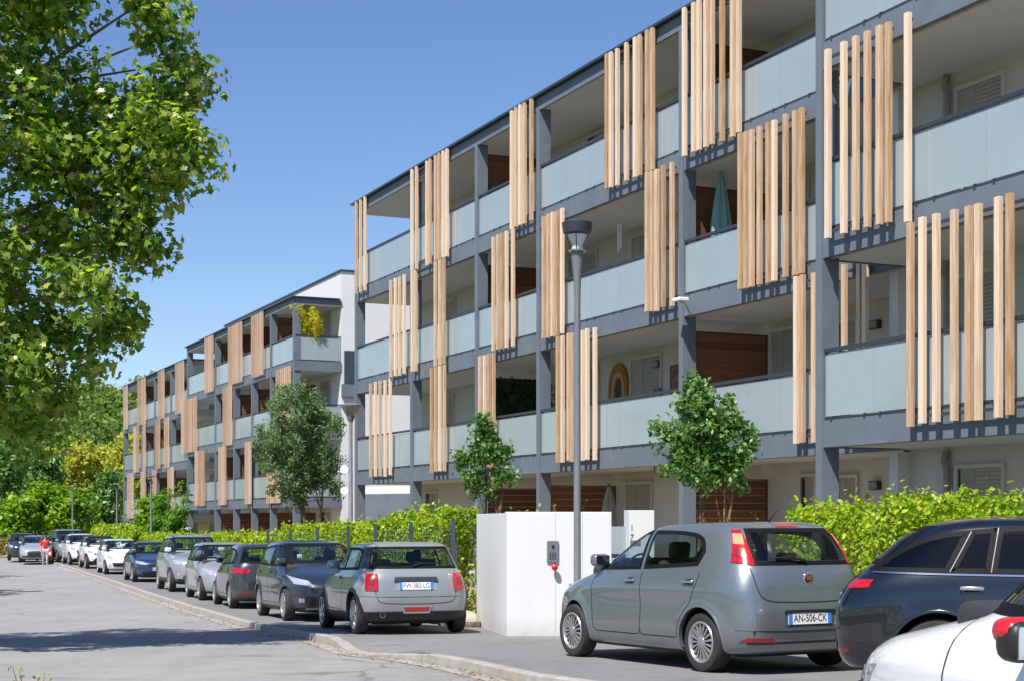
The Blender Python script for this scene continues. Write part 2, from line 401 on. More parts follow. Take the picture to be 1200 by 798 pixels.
def leaf_cloud(name, P, size, m, parent=None, shape='leaf', out=None, up=.6, jit=.25, droop=0.0):
    """thousands of separate leaves at the points P"""
    P = np.asarray(P, float); n = len(P)
    sv, sf = SHAPES[shape]; sv = np.array(sv); sv = sv - np.array([0, .5, 0])
    N = rng.normal(size=(n, 3)); N /= np.linalg.norm(N, axis=1)[:, None]
    N[:, 2] += up
    if out is not None: N += out
    N /= np.linalg.norm(N, axis=1)[:, None] + 1e-9
    T = rng.normal(size=(n, 3)); T[:, 2] -= droop
    T -= N * np.sum(T*N, axis=1)[:, None]; T /= np.linalg.norm(T, axis=1)[:, None] + 1e-9
    B = np.cross(T, N)
    s = size * (1 + jit*rng.normal(size=n)).clip(.45, 1.7)
    V = P[:, None, :] + s[:, None, None]*(sv[None, :, 0, None]*B[:, None, :] + sv[None, :, 1, None]*T[:, None, :] + sv[None, :, 2, None]*N[:, None, :])
    k = len(sv); V = V.reshape(-1, 3)
    ls = [len(f) for f in sf]; tot = sum(ls); idx = np.concatenate([np.array(f) for f in sf])
    L = (np.arange(n)[:, None]*k + idx[None, :]).ravel()
    st = np.concatenate([[0], np.cumsum(ls)[:-1]])
    S = (np.arange(n)[:, None]*tot + st[None, :]).ravel()
    me = bpy.data.meshes.new(name)
    me.vertices.add(len(V)); me.vertices.foreach_set('co', V.ravel())
    me.loops.add(len(L)); me.loops.foreach_set('vertex_index', L.astype(np.int32))
    me.polygons.add(len(S)); me.polygons.foreach_set('loop_start', S.astype(np.int32))
    me.materials.append(m); me.update(calc_edges=True); me.validate()
    return mesh_obj(name, me, parent)

def clump_points(C, rads, per, flat=.8):
    """points gathered in clumps round the centres C"""
    out = []; nrm = []
    for c, r in zip(C, rads):
        d = rng.normal(size=(per, 3)); d /= np.linalg.norm(d, axis=1)[:, None]
        rr = r * rng.random(per)**.45
        q = d*rr[:, None]; q[:, 2] *= flat
        out.append(np.asarray(c)+q); nrm.append(d*.8)
    return np.concatenate(out), np.concatenate(nrm)

def blob_centres(n, blobs, shell=.55):
    """clump centres inside a union of ellipsoids (centre, radii)"""
    w = np.array([b[1][0]*b[1][1]*b[1][2] for b in blobs])**.5; w /= w.sum()
    C = []
    for i in rng.choice(len(blobs), n, p=w):
        c, r = blobs[i]
        d = rng.normal(size=3); d /= np.linalg.norm(d)
        C.append(np.array(c) + d*np.array(r)*(shell + (1-shell)*rng.random()**.6 if rng.random() < .75 else rng.random()))
    return np.array(C)

def limbs(mb, base, top, r0, targets, r1=.3):
    """trunk and limbs running out to the targets"""
    base = Vector(base); top = Vector(top)
    ph = rnd.random()*6
    tr = [base + (top-base)*t + Vector((math.sin(t*4+ph), math.cos(t*3+ph), 0))*.05*(top-base).length*t*(1-t)*2 for t in (0, .2, .4, .6, .8, 1)]
    mb.tube(tr, [r0*(1.25 if t == 0 else 1-.72*t) for t in (0, .2, .4, .6, .8, 1)], 9)
    for tg in targets:
        tg = Vector(tg)
        t = rnd.uniform(.35, .95)
        i = min(int(t*5), 4); a = tr[i].lerp(tr[i+1], t*5-i)
        mid = a.lerp(tg, .5) + Vector((rnd.uniform(-.1,.1), rnd.uniform(-.1,.1), .08))*(tg-a).length
        rr = r0*(1-.72*t)*.55
        pts = [a, a.lerp(mid, .5)+Vector((0,0,.02)), mid, mid.lerp(tg, .5), tg]
        mb.tube(pts, [rr, rr*.8, rr*.55, rr*.35, rr*.12], 6)

def tree(name, label, base, top, r0, blobs, nclump, per, crad, leaf, m, bark, shape='leaf', nl=14, group=None, parent_extra=None, flat=.8, shell=.55, droop=0.):
    root = empty(name, base); tag(root, label, 'tree', group)
    b = Vector(base)
    bl = [((c[0]-b.x, c[1]-b.y, c[2]-b.z), r) for c, r in blobs]
    C = blob_centres(nclump, bl, shell)
    mb = MB()
    limbs(mb, (0,0,-.1), Vector(top)-b, r0, [C[i] for i in rng.choice(len(C), min(nl, len(C)), replace=False)])
    mb.build('trunk', bark, root, smooth=70)
    P, Nn = clump_points(C, crad*(.6+.8*rng.random(len(C))), per, flat)
    leaf_cloud('crown', P, leaf, m, root, shape, Nn, droop=droop)
    return root

# ------------------------------------------------------------------ setting: ground, road, kerb
def interp_poly(pts, Y):
    ys = [p[1] for p in pts]; xs = [p[0] for p in pts]
    return float(np.interp(Y, ys, xs))
KERB_PX = [(679,798),(617,790),(533,772),(467,762),(421,758),(379,744.6),(312,734),(225,711),(130,680),(93,668),(60,658)]
KERB = []
for (a, b) in KERB_PX:
    p = ground_pt(a, b); KERB.append((p.x, p.y))
d0 = ((KERB[0][0]-KERB[3][0])/(KERB[0][1]-KERB[3][1]))
KERB = [(KERB[0][0]+d0*(-10-KERB[0][1]), -10.0)] + KERB
dl = (KERB[-1][0]-KERB[-3][0])/(KERB[-1][1]-KERB[-3][1])
KERB += [(KERB[-1][0]+dl*30, KERB[-1][1]+30)]
def kx(Y): return interp_poly(KERB, Y)
def hedge_x(Y): return kx(Y) + 3.25

def sheet(name, xl, xr, Ys, dz, m, nx=6, kind='structure', pw=1, dzf=None):
    mb = MB(); n = nx+1
    vs = []; fs = []
    for Y in Ys:
        a, b = xl(Y), xr(Y)
        for i in range(n):
            x = a+(b-a)*(i/nx)**pw; vs.append((x, Y, gz(Y)+dz+(dzf(x, Y) if dzf else 0)))
    for j in range(len(Ys)-1):
        for i in range(nx):
            fs.append((j*n+i, j*n+i+1, (j+1)*n+i+1, (j+1)*n+i))
    mb.add(vs, fs)
    o = mb.build(name, m, fix=False); tag(o, kind=kind); return o
YS = list(np.concatenate([np.arange(-12, 100, 1.0), np.arange(100, 131, 5)]))
YFULL = list(np.concatenate([np.arange(-40, 130, 3.0), np.arange(130, 900, 60)]))
def drop_dip(x, Y):
    t = max(0, min(1, (Y-17.9)/1.0, (21.6-Y)/1.0)); u = max(0, 1-(x-kx(Y)-.14)/1.1)
    return -.088*t*t*(3-2*t)*u*u
sheet('ground', lambda Y: -500, lambda Y: 500, YFULL, -.30, M['lawn'], 20)
sheet('road', lambda Y: kx(Y)-7.6, lambda Y: kx(Y)+.02, YS, -.10, M['asphalt'], 8)
sheet('verge', lambda Y: kx(Y)-14, lambda Y: kx(Y)-7.75, YS, -.02, M['lawn'], 6)
sheet('parking_strip', lambda Y: kx(Y)+.14, lambda Y: (hedge_x(Y)-.12 if Y > 27 else 12.0), sorted([y for y in YS if y < 26.5 or y > 27]+[17.6,18.3,18.5,18.7,19.3,19.6,20.3,20.5,20.7,21.3,21.6]), 0, M['tarmac'], 26, pw=2, dzf=drop_dip)
sheet('garden_ground', lambda Y: hedge_x(Y)-.12, lambda Y: 60, [y for y in YS if y > 26.4], .03, M['soil'], 14)

def kerb_line(name, off, drop=None):
    mb = MB()
    L = 0; pts = []
    Y = -10.0
    while Y < 100:
        pts.append(Y); Y += .92
    for a, b in zip(pts[:-1], pts[1:]):
        b2 = b - .012
        P = []
        for Y in (a, b2):
            h = .012
            if drop:
                t = max(0, min(1, (Y-drop[0]+1.0)/1.0, (drop[1]+1.0-Y)/1.0)); h = .012-.087*t
            x = kx(Y)+off
            P += [(x, Y, gz(Y)-.14), (x+.015, Y, gz(Y)+h-.015), (x+.03, Y, gz(Y)+h), (x+.15, Y, gz(Y)+h), (x+.15, Y, gz(Y)-.14)]
        fs = [(i, i+1, i+6, i+5) for i in range(4)] + [(4, 3, 2, 1, 0), (5, 6, 7, 8, 9)]
        mb.add(P, fs)
    o = mb.build(name, M['kerb']); tag(o, kind='structure'); return o
kerb_line('kerb', -.0, (18.9, 20.6))
kerb_line('kerb', -7.75)

# gutter of pale concrete setts along the kerb
gm = MB()
for Y in np.arange(-8, 95, .5):
    a, b = Y+.006, Y+.494
    gm.add([(kx(a)-.26, a, gz(a)-.094), (kx(a)-.02, a, gz(a)-.094), (kx(b)-.02, b, gz(b)-.094), (kx(b)-.26, b, gz(b)-.094)], [(0,1,2,3)])
tag(gm.build('gutter', mat('gutter_concrete', (.34,.32,.29), .9, var=.22, vscale=3, bump=.3, bscale=80)), kind='structure')

# fine grit and dry leaves lying in the gutter
gr = MB()
for _ in range(1500):
    Y = 12 + 60*rnd.random()**1.6
    x = kx(Y) - abs(rnd.gauss(0, .22)) - .02
    s = rnd.uniform(.012, .035); t = rnd.random()*6.28
    z = gz(Y) - .088 + rnd.random()*.01
    gr.add([(x+s*math.cos(t), Y+s*math.sin(t), z), (x-s*.6*math.sin(t), Y+s*.6*math.cos(t), z+.008), (x-s*math.cos(t), Y-s*math.sin(t), z), (x+s*.6*math.sin(t), Y-s*.6*math.cos(t), z+.004)], [(0,1,2,3)])
tag(gr.build('leaf_litter', leafmat('dry_leaf', [(.30,.20,.09),(.42,.30,.14),(.20,.13,.06)], .7, .1), fix=False), kind='stuff')

# ------------------------------------------------------------------ buildings
NX, NY = 1800/math.hypot(812, 1800), 812/math.hypot(812, 1800)    # inward normal of the facades
SX, SY = NY, -NX                                                  # along the facade, towards the viewer
ANG = math.atan2(SY, SX)
class Facade:
    def __init__(s, D, px0):
        s.D = D
        k = (px0-CX)/F; Y = D/(k*NX+NY)
        s.O = (k*Y, Y)
    def s(s, px, y=0.0):
        k = (px-CX)/F; Y = (s.D+y)/(k*NX+NY)
        return (k*Y-s.O[0])*SX + (Y-s.O[1])*SY
    def depth(s, px, y=0.0):
        k = (px-CX)/F; return (s.D+y)/(k*NX+NY)
    def z(s, px, py, y=0.0):
        return CAMZ + (HZ-py)/F*s.depth(px, y)

def slat_screen(root, fa, y0, ranges, z0, z1, single=True):
    """ranges of (left px, right px, count): one screen of upright larch slats"""
    scr = empty('slat_screen', (0,0,0), parent=root)
    ss = []
    for (l, r, n) in ranges:
        a, b = fa.s(l, y0-.17), fa.s(r, y0-.17)
        pitch = (b-a)/n
        for i in range(n):
            ss.append((a+i*pitch, min(.092, max(.06, pitch*.66))))
    allb = MB()
    for (x, w) in ss:
        t = rnd.uniform(-.015, .015); yy = y0 - .17 + rnd.uniform(-.006, .006)
        mb = MB() if single else allb
        mb.box(x, x+w, yy, yy+.072, z0+t+rnd.uniform(-.01,.01), z1+t)
        if single: mb.build('slat', M['slat'], scr, bevel=.004)
    if not single: allb.build('slat', M['slat_far'], scr)
    a = min(x for x, w in ss); b = max(x+w for x, w in ss)
    for zz in (z0+.12, z1-.10):
        br = MB(); br.box(a, b, y0-.10, y0-.075, zz-.02, zz+.02); br.build('bracket', M['metal_dark'], scr)
    return scr

def balustrade(root, x0, x1, y, z, width=1.15):
    mb = MB(); n = max(1, round((x1-x0)/width)); w = (x1-x0)/n
    for i in range(n):
        mb.box(x0+i*w+.004, x0+(i+1)*w-.004, y+.03, y+.044, z+.035, z+.955)
    o = mb.build('balustrade', M['frost'], root)
    tr = MB(); tr.box(x0, x1, y+.005, y+.07, z+.985, z+1.04)
    tr.build('handrail', M['metal_dark'], o)
    tr = MB(); tr.box(x0, x1, y+.018, y+.055, z-.015, z+.02)
    for i in range(n+1):
        for q in (-.18, .18):
            c = x0+i*w+q
            if x0 < c < x1: tr.box(c-.02, c+.02, y-.006, y+.022, z-.045, z+.03)
    tr.build('bottom_rail', M['metal_dark'], o)
    return o

def end_balustrade(root, x, y0, y1, z):
    mb = MB(); n = max(1, round((y1-y0)/1.0)); w = (y1-y0)/n
    for i in range(n):
        mb.box(x-.007, x+.007, y0+i*w+.004, y0+(i+1)*w-.004, z+.035, z+.955)
    o = mb.build('balustrade', M['frost'], root)
    tr = MB(); tr.box(x-.03, x+.03, y0, y1, z+.985, z+1.04); tr.build('handrail', M['metal_dark'], o)
    tr = MB(); tr.box(x-.02, x+.02, y0, y1, z-.015, z+.02); tr.build('bottom_rail', M['metal_dark'], o)

def shutter_door(root, x0, x1, y, z0, h=2.15):
    """balcony door with its roller shutter box, in a wall facing -y"""
    mb = MB()
    mb.box(x0-.06, x0, y-.05, y+.02, z0, z0+h+.06); mb.box(x1, x1+.06, y-.05, y+.02, z0, z0+h+.06)
    mb.box(x0, x1, y-.05, y+.02, z0+h, z0+h+.06)
    o = mb.build('balcony_door', M['render_grey'], root)
    sh = MB(); n = int(h/.06)
    xm = x0 + (x1-x0)*.38
    for i in range(n):
        sh.box(xm+.01, x1-.002, y-.022, y-.006, z0+i*h/n+.003, z0+(i+1)*h/n-.003)
    sh.box(xm-.03, xm+.008, y-.03, y-.004, z0, z0+h-.002)
    sh.build('shutter', M['shutter'], o)
    p = MB(); p.box(x0+.002, xm-.035, y-.012, y-.005, z0, z0+h-.004); p.build('pane', M['shutter'] if rnd.random() < .6 else M['pane'], o)
    return o

def wall_lamp(root, x, y, z):
    mb = MB(); mb.box(x-.13, x+.13, y-.09, y, z-.08, z+.08)
    o = mb.build('wall_lamp', M['metal_dark'], root, bevel=.015)
    g = MB(); g.box(x-.11, x+.11, y-.096, y-.091, z-.06, z+.06); g.build('lamp_glass', M['liner'], o)

def partition(root, x, y0, y1, z, m=None, h=2.12):
    mb = MB(); n = 14
    for i in range(n):
        mb.box(x-.02, x+.02, y0, y1, z+.05+i*(h-.05)/n, z+.05+(i+1)*(h-.05)/n-.006)
    o = mb.build('partition', m or M['partition'], root)
    fr = MB(); fr.box(x-.025, x+.025, y0-.03, y0-.001, z, z+h+.02); fr.box(x-.025, x+.025, y0, y1, z+h, z+h+.025); fr.box(x-.025, x+.025, y1+.001, y1+.03, z, z+h+.02)
    fr.build('partition_frame', M['metal_dark'], o)

def column(root, x, y, z0, z1, w=.15, d=.27):
    mb = MB(); mb.box(x, x+w, y-.03, y+d, z0, z1)
    return mb.build('column', M['metal'], root, bevel=.006)

def storey_slab(root, x0, x1, y0, y1, z, first=False):
    f = MB(); f.box(x0, x1, y0, y0+.06, z-.42, z-.022)
    n = int((x1-x0)/1.6)
    f.build('fascia', M['metal'], root)
    s = MB(); s.box(x0+.004, x1-.004, y0+.06, y1, z-.40, z-.04)
    s.build('balcony_slab', M['soffit'], root)
    e = MB(); e.box(x0+.01, x1-.01, y0+.10, y0+.16, z-.425, z-.402)
    e.build('drip_strip', M['stone'], root)

# ---- near apartment block
FA = Facade(15.1, 416.5)
bldA = empty('apartment_building', (FA.O[0], FA.O[1], 0), (0, 0, ANG))
tag(bldA, 'four storey apartment block nearest the viewer, blue grey balconies screened by pale larch slats', 'building')
LA = [3.0, 5.8, 8.6]; ROOF_A = 11.25
FB = Facade(13.6, 416.5); FB.O = (FA.O[0]-1.5*NX, FA.O[1]-1.5*NY)
sB = FB.s(957.5)            # the block steps forward here
SEND = sB + 10.5
colsA = [FA.s(p) for p in (416.5, 481.5, 557.5, 629.8, 796.8)]
# main block and balcony back walls
w = MB(); w.box(0.0, SEND, 2.0, 14, -1.6, 12.25); w.build('wall', M['render_grey'], bldA)
w = MB(); w.box(-.06, SEND+.06, 1.93, 14.06, 12.25, 12.33); w.build('parapet_coping', M['metal_dark'], bldA)
w = MB(); w.box(-.1, SEND, -.15, 1.995, -1.6, .16); w.build('terrace', M['stone'], bldA)
for z in LA:
    storey_slab(bldA, 0, sB-.01, 0, 1.995, z)
r = MB(); r.box(0, sB-.01, .03, 1.995, 10.93, 11.19); r.build('roof_soffit', M['soffit'], bldA)
r = MB(); r.box(0, sB-.01, -.02, .03, 10.90, 11.18); r.build('roof_fascia', M['metal'], bldA)
r = MB(); r.box(-.12, sB+.1, -.13, 2.0, 11.195, 11.25); r.build('roof_edge', M['metal_dark'], bldA)
for x in colsA:
    column(bldA, x, 0, -1.0, 10.95)
edges = colsA + [sB]
for z in LA:
    for i in range(len(edges)-1):
        balustrade(bldA, edges[i]+.16, edges[i+1]-.01, 0, z)
    end_balustrade(bldA, .03, .30, 1.98, z)
# partitions
for z in (.16, *LA): partition(bldA, FA.s(812, .3), .30, 1.97, z)
for z in (.16, LA[1], LA[2]): partition(bldA, FA.s(570, .3), .30, 1.97, z)
for z in (.16,): partition(bldA, FA.s(645, .3), .30, 1.97, z)
# ivy screen instead of boards on one balcony
iv = MB(); xx = FA.s(571, .3); iv.box(xx-.02, xx+.02, .3, 1.97, LA[0]+.05, LA[0]+2.1); IVO = iv.build('screen', M['leaf_dark'], bldA)
# doors
YW = 2.0
def dr(p0, p1, z): shutter_door(bldA, FA.s(p0, YW), FA.s(p1, YW), YW, z)
for (p0, p1, lv) in [(741,775,0),(688,702,0),(668,700,1),(742,768,1),(905,940,0),(912,948,1),(690,712,2),(585,602,0),(585,605,1),(520,532,0),(520,534,1)]:
    dr(p0, p1, LA[lv]+.02)
for (p0, p1) in [(735,764),(940,956),(500,512)]:
    dr(p0, p1, .17)
wall_lamp(bldA, FA.s(770, 1.96), YW, FA.z(770, 427, 2.0))
# slat screens of the near block
L3A = [[(415.5,431,3)], [(481,491,2),(498,505.5,2),(508,526.5,4)], [(597.5,617,4),(620,626,1)], [(708.5,718,2),(720.5,727,1),(731,738,1),(741.5,752,2),(755.5,767,2)],
       [(799,806,1),(810,822,2),(824,838,2),(843,850,1),(855,869.5,2)]]
L2A = [[(456,477,4)], [(481,489.5,2)], [(508,523.5,3)], [(576,596.5,4),(598.5,604,1)], [(634.5,661.5,5)], [(755.5,772,3),(774,781,1),(784.5,791.5,1)],
       [(864,884,3),(886.5,893.5,1),(896.5,911,2),(917,925,1),(928,944,2)]]
L1A = [[(432.5,461,5)], [(503.5,523.5,4)], [(560,581.5,4)], [(651,662,2),(663.5,673,2),(680,690.5,2),(694,701,1)], [(929,944,2),(950,957,1)], [(985,991,1),(1003,1009,1),(1010,1017,1)]]
for grp in L3A: slat_screen(bldA, FA, 0, grp, LA[2]-.22, ROOF_A-.06)
for grp in L2A: slat_screen(bldA, FA, 0, grp, LA[1]-.20, LA[2]-.23)
for grp in L1A: slat_screen(bldA, FA, 0, grp, LA[0]-.22, LA[1]-.23)
# ---- the part that steps forward
for z in LA:
    storey_slab(bldA, sB, SEND, -1.5, 1.99, z)
    balustrade(bldA, sB+.17, SEND, -1.5, z)
    f = MB(); f.box(sB-.03, sB, -1.47, 0, z-.42, z-.022); f.build('fascia', M['metal'], bldA)
    end_balustrade(bldA, sB+.06, -1.2, -.05, z)
column(bldA, sB, -1.5, -1.0, 11.0, .15, .29)
r = MB(); r.box(sB, SEND, -1.45, 2.0, 10.93, 11.19); r.build('roof_soffit', M['soffit'], bldA)
r = MB(); r.box(sB-.1, SEND, -1.6, 2.0, 11.195, 11.25); r.build('roof_edge', M['metal_dark'], bldA)
sP = FA.s(1052, .35)
w = MB(); w.box(sP+.02, SEND, .45, 1.98, .165, 10.9); w.build('wall', M['render_grey'], bldA)
for z in (.165, *LA):
    p = MB(); p.box(sP-.04, sP+.17, .22, .46, z, z+2.40); p.build('pillar', M['wall_white'], bldA)
    d = MB(); x = FA.s(1109, .4)
    d.tube([(x, .40, z+2.37), (x, .36, z+2.22), (x+.06, .36, z+2.10), (x+.06, .36, z)], .055, 12); d.build('downpipe', M['liner'], bldA, smooth=50)
    shutter_door(bldA, FA.s(1124, .45), FA.s(1176, .45), .45, z, 2.1)
    wall_lamp(bldA, FA.s(1028, 2.0), 1.99, z+1.95)
    shutter_door(bldA, FA.s(985, 2.0), FA.s(1005, 2.0), 1.99, z, 2.1)
for (grp, a, b) in [([(966,976,1),(984,994.5,1),(998,1008,1),(1011.5,1021.5,1),(1026,1046,2)], LA[1]-.20, LA[2]-.23),
                    ([(1058.5,1069.5,1)], LA[1]-.25, LA[2]-.22),
                    ([(1062,1072,1),(1076,1087,1),(1092,1103,1),(1113,1124.5,1),(1130,1153,2),(1164.5,1175.5,1),(1178,1189,1),(1216,1227,1),(1236,1247,1)], LA[0]-.22, LA[1]-.27)]:
    slat_screen(bldA, FB, 0, grp, a, b) if False else slat_screen(bldA, type('f', (), {'s': staticmethod(lambda px, y: FB.s(px, y+1.5))}), -1.5, grp, a, b)

# ---- far apartment block, lower and stepped
FC = Facade(17.7, 145)
bldC = empty('apartment_building', (FC.O[0], FC.O[1], 0), (0, 0, ANG))
tag(bldC, 'far apartment block beyond the first, its roof stepping down, with white end wall', 'building')
sM, sE = FC.s(219.5), FC.s(345)
for (x0, x1, dz, cols) in [(0, sM-.01, -.62, (145,166,181,200)), (sM, sE, 0, (219.7,252,274,295,317,341.5))]:
    LC = [2.44+dz, 5.24+dz, 8.04+dz]; RT = 10.62+dz
    w = MB(); w.box(x0, x1, 2.0, 13, -2.4, RT+(1.15 if dz == 0 else .2)); w.build('wall', M['wall_white'], bldC)
    w = MB(); w.box(x0-.05, x1+.05, 1.94, 13.05, RT+(1.15 if dz == 0 else .2), RT+(1.22 if dz == 0 else .27)); w.build('parapet_coping', M['metal_dark'], bldC)
    w = MB(); w.box(x0, x1, -.1, 1.99, -2.4, -.32+dz); w.build('terrace', M['stone'], bldC)
    for z in LC:
        storey_slab(bldC, x0, x1, 0, 1.99, z)
    r = MB(); r.box(x0, x1, .03, 1.99, RT-.32, RT-.06); r.build('roof_soffit', M['soffit'], bldC)
    r = MB(); r.box(x0, x1, -.02, .03, RT-.34, RT-.065); r.build('roof_fascia', M['metal'], bldC)
    r = MB(); r.box(x0-.1, x1+.12, -.13, 1.93, RT-.055, RT); r.build('roof_edge', M['metal_dark'], bldC)
    cs = [FC.s(p) for p in cols]
    if dz == 0: cs[-1] = sE-.16
    for c in cs: column(bldC, c, 0, -2.2, RT-.34)
    ed = cs + ([x1-.01] if dz else [])
    for z in LC:
        for a, b in zip(ed[:-1], ed[1:]): balustrade(bldC, a+.16, b-.01, 0, z)
    for z in (-.32+dz, *LC):
        for c in cs[1:-1]:
            partition(bldC, c+.05, .3, 1.95, z)
        for a, b in zip(ed[:-1], ed[1:]):
            shutter_door(bldC, a+.9, a+2.2, 2.0, z+.02)
    if dz == 0:
        for z in LC: end_balustrade(bldC, sE-.03, .05, 1.98, z)
        for z0_, z1_ in [(z-.42, z-.022) for z in LC]+[(RT-.34, RT-.065)]:
            f = MB(); f.box(sE, sE+.03, 0, 2.0, z0_, z1_); f.build('fascia', M['metal'], bldC)
        zs = LC
# end wall features of the far block: side balconies with dark panels
e = MB(); e.box(sE+.002, sE+.12, 2.12, 2.62, 7.15, 8.5); e.build('panel', M['fence'], bldC)
e = MB(); e.box(sE+.002, sE+.16, 2.0, 2.75, 6.6, 7.12); e.build('fascia', M['metal'], bldC)
L3C = [[(144.5,150,3)],[(161,171,5)],[(185,193,4)],[(205,216,5)],[(239.6,250.5,5)],[(267,284,7)],[(294,309,6)]]
L2C = [[(156,163,4)],[(167,171,2)],[(182,187.7,3)],[(192,198.6,3)],[(212,231,9)],[(261,272,5)],[(323,341,7)]]
L1C = [[(149,157,4)],[(165,171,3)],[(178,183,3)],[(196,204,4)],[(228,240,6)],[(255.5,265,5)],[(286.6,294,4)],[(312,328,7)]]
LC = [2.44, 5.24, 8.04]
for lv, lst in ((2, L3C), (1, L2C), (0, L1C)):
    for grp in lst:
        dz = -.62 if grp[0][0] < 210 else 0
        z0 = LC[lv]-.22+dz; z1 = (10.55 if lv == 2 else LC[lv+1]-.23)+dz
        slat_screen(bldC, FC, 0, grp, z0, z1, single=False)

# low white wall with a slatted band between the two blocks
lw = MB(); p0, p1 = at(422, 578, 57), at(500, 578, 55)
lw.box(0, (p1-p0).length, 0, .25, -2.2, p0.z)
lw.v = []; lw.f = []; lw.m = []; lw.box(0, (p1-p0).length, 0, .25, p0.z-.02, p0.z+.26, 0); lw.box(0, (p1-p0).length, -.02, .27, -2.2, p0.z-.02, 1)
o = lw.build('garden_wall', [M['wall_white'], M['metal']]); o.location = (p0.x, p0.y, 0); o.rotation_euler = (0, 0, math.atan2(p1.y-p0.y, p1.x-p0.x))
tag(o, 'low grey garden wall with a white top, in the gap between the two apartment blocks', 'wall')
# ------------------------------------------------------------------ entrance walls, gate, intercom
wc = ground_pt(594, 745)                       # nearest corner of the white wall
WD = Vector((-.131, .991, 0)); WR = Vector((.991, .131, 0))
wyaw = math.atan2(.131, .991)
zt = CAMZ + (HZ-599.3)/F*wc.y
ww = empty('white_wall', (wc.x, wc.y, wc.z), (0, 0, wyaw))
tag(ww, 'white rendered entrance wall with a corner, carrying the intercom', 'wall')
h = zt - wc.z
mb = MB(); mb.box(0, 1.56, 0, .24, -.1, h, 0); mb.box(0, .24, .24, 4.1, -.1, h-.02, 0); mb.build('wall', M['gate_wall'], ww, bevel=.008)
mb = MB(); mb.box(.72, .724, -.0025, .0, .05, h-.01); mb.box(1.12, 1.124, -.0025, 0, .05, h-.01); mb.build('joint', M['kerb'], ww)
def wallpt(px, py):
    k = (px-CX)/F; t = (k*wc.y-wc.x)/(WR.x-k*WR.y); return Vector((wc.x+WR.x*t, wc.y+WR.y*t, CAMZ+(HZ-py)/F*(wc.y+WR.y*t)))
p = wallpt(647.5, 646)
ic = empty('intercom', (p.x, p.y, p.z-.16), (0, 0, wyaw)); tag(ic, 'grey intercom panel on the front of the white wall', 'intercom')
mb = MB(); mb.box(-.085, .085, -.028, 0, 0, .32); mb.build('case', M['post_grey'], ic, bevel=.006)
mb = MB(); mb.box(-.06, .06, -.032, -.0285, .05, .16); mb.build('keypad', M['alloy'], ic)
mb = MB()
for i in range(3):
    for j in range(4): mb.box(-.05+i*.036, -.05+i*.036+.024, -.036, -.0325, .058+j*.025, .058+j*.025+.017)
mb.build('key', M['metal_dark'], ic)
mb = MB(); mb.lathe([(.022,0),(.022,-.012),(0,-.014)], 14, (0,-.029,.24), 'y'); mb.build('camera_eye', M['black'], ic, smooth=40)
p = wallpt(649, 664)
bt = empty('call_button', tuple(p), (0, 0, wyaw)); tag(bt, 'round red button sticking out just below the intercom', 'button')
mb = MB(); mb.lathe([(.02,.03),(.02,-.03),(.045,-.03),(.05,-.05),(.044,-.075),(.025,-.09),(0,-.095)], 18, (0,-.03,0), 'y'); mb.build('knob', M['red'], bt, smooth=50)
p = at(752, 640, 24.4)
gp = empty('gate_post', (p.x, p.y, gz(24.4)), (0, 0, wyaw)); tag(gp, 'narrow white gate post with a small grey number plaque, right of the grey gate', 'post')
mb = MB(); mb.box(-.205, .205, 0, .4, -.1, CAMZ+(HZ-597.5)/F*24.4-gz(24.4)); mb.build('post', M['gate_wall'], gp, bevel=.008)
vs, fs = text_verts('17', .13)
mb = MB(); zz = 1.78
for k, ch in enumerate('17'):
    v2, f2 = text_verts(ch, .13); mb.add([(v.x-.16, -.006-v.z, v.y+zz-.16-k*.15+.02) for v in v2], f2)
mb.build('number', M['post_grey'], gp)
mb = MB(); mb.box(-.21+.02, -.02, -.008, 0, 1.36, 1.44); mb.build('letter_slot', M['post_grey'], gp)
p = at(725, 640, 24.6)
gt = empty('garden_gate', (p.x, p.y, gz(24.5)), (0, 0, wyaw)); tag(gt, 'grey metal gate between the white wall and the narrow white post', 'gate')
mb = MB(); w2 = .16
mb.box(-w2, w2, 0, .04, .12, .62); mb.box(-w2, w2, 0, .04, .68, 1.16); mb.box(-w2, w2, 0, .04, 1.22, 1.66); mb.build('panel', M['frost'], gt, bevel=.004)
mb = MB(); mb.box(-w2-.05, -w2-.003, -.01, .05, 0, 1.75); mb.box(w2+.003, w2+.05, -.01, .05, 0, 1.75); mb.box(-w2, w2, .005, .045, 1.17, 1.21); mb.box(-w2, w2, .005, .045, .63, .67); mb.build('frame', M['metal_dark'], gt)
# pale stones retaining the bed by the fence
for i in range(9):
    Y = 25.9 + i*.55; x = hedge_x(Y)-.02+rnd.uniform(-.05,.05)
    r = rnd.uniform(.16,.27)
    bm = bmesh.new(); bmesh.ops.create_icosphere(bm, subdivisions=2, radius=r)
    for v in bm.verts: v.co = Vector((v.co.x*1.3, v.co.y, v.co.z*.8))*(1+rnd.uniform(-.10,.10))
    me = bpy.data.meshes.new('stone'); bm.to_mesh(me); bm.free(); me.materials.append(M['stone'])
    o = mesh_obj('stone', me); o.location = (x+.12, Y, gz(Y)+.10); o.rotation_euler = (0,0,rnd.random()*3)
    tag(o, 'pale rough stone edging the hedge bed beside the white wall', 'stone', 'edging stones along the hedge bed')

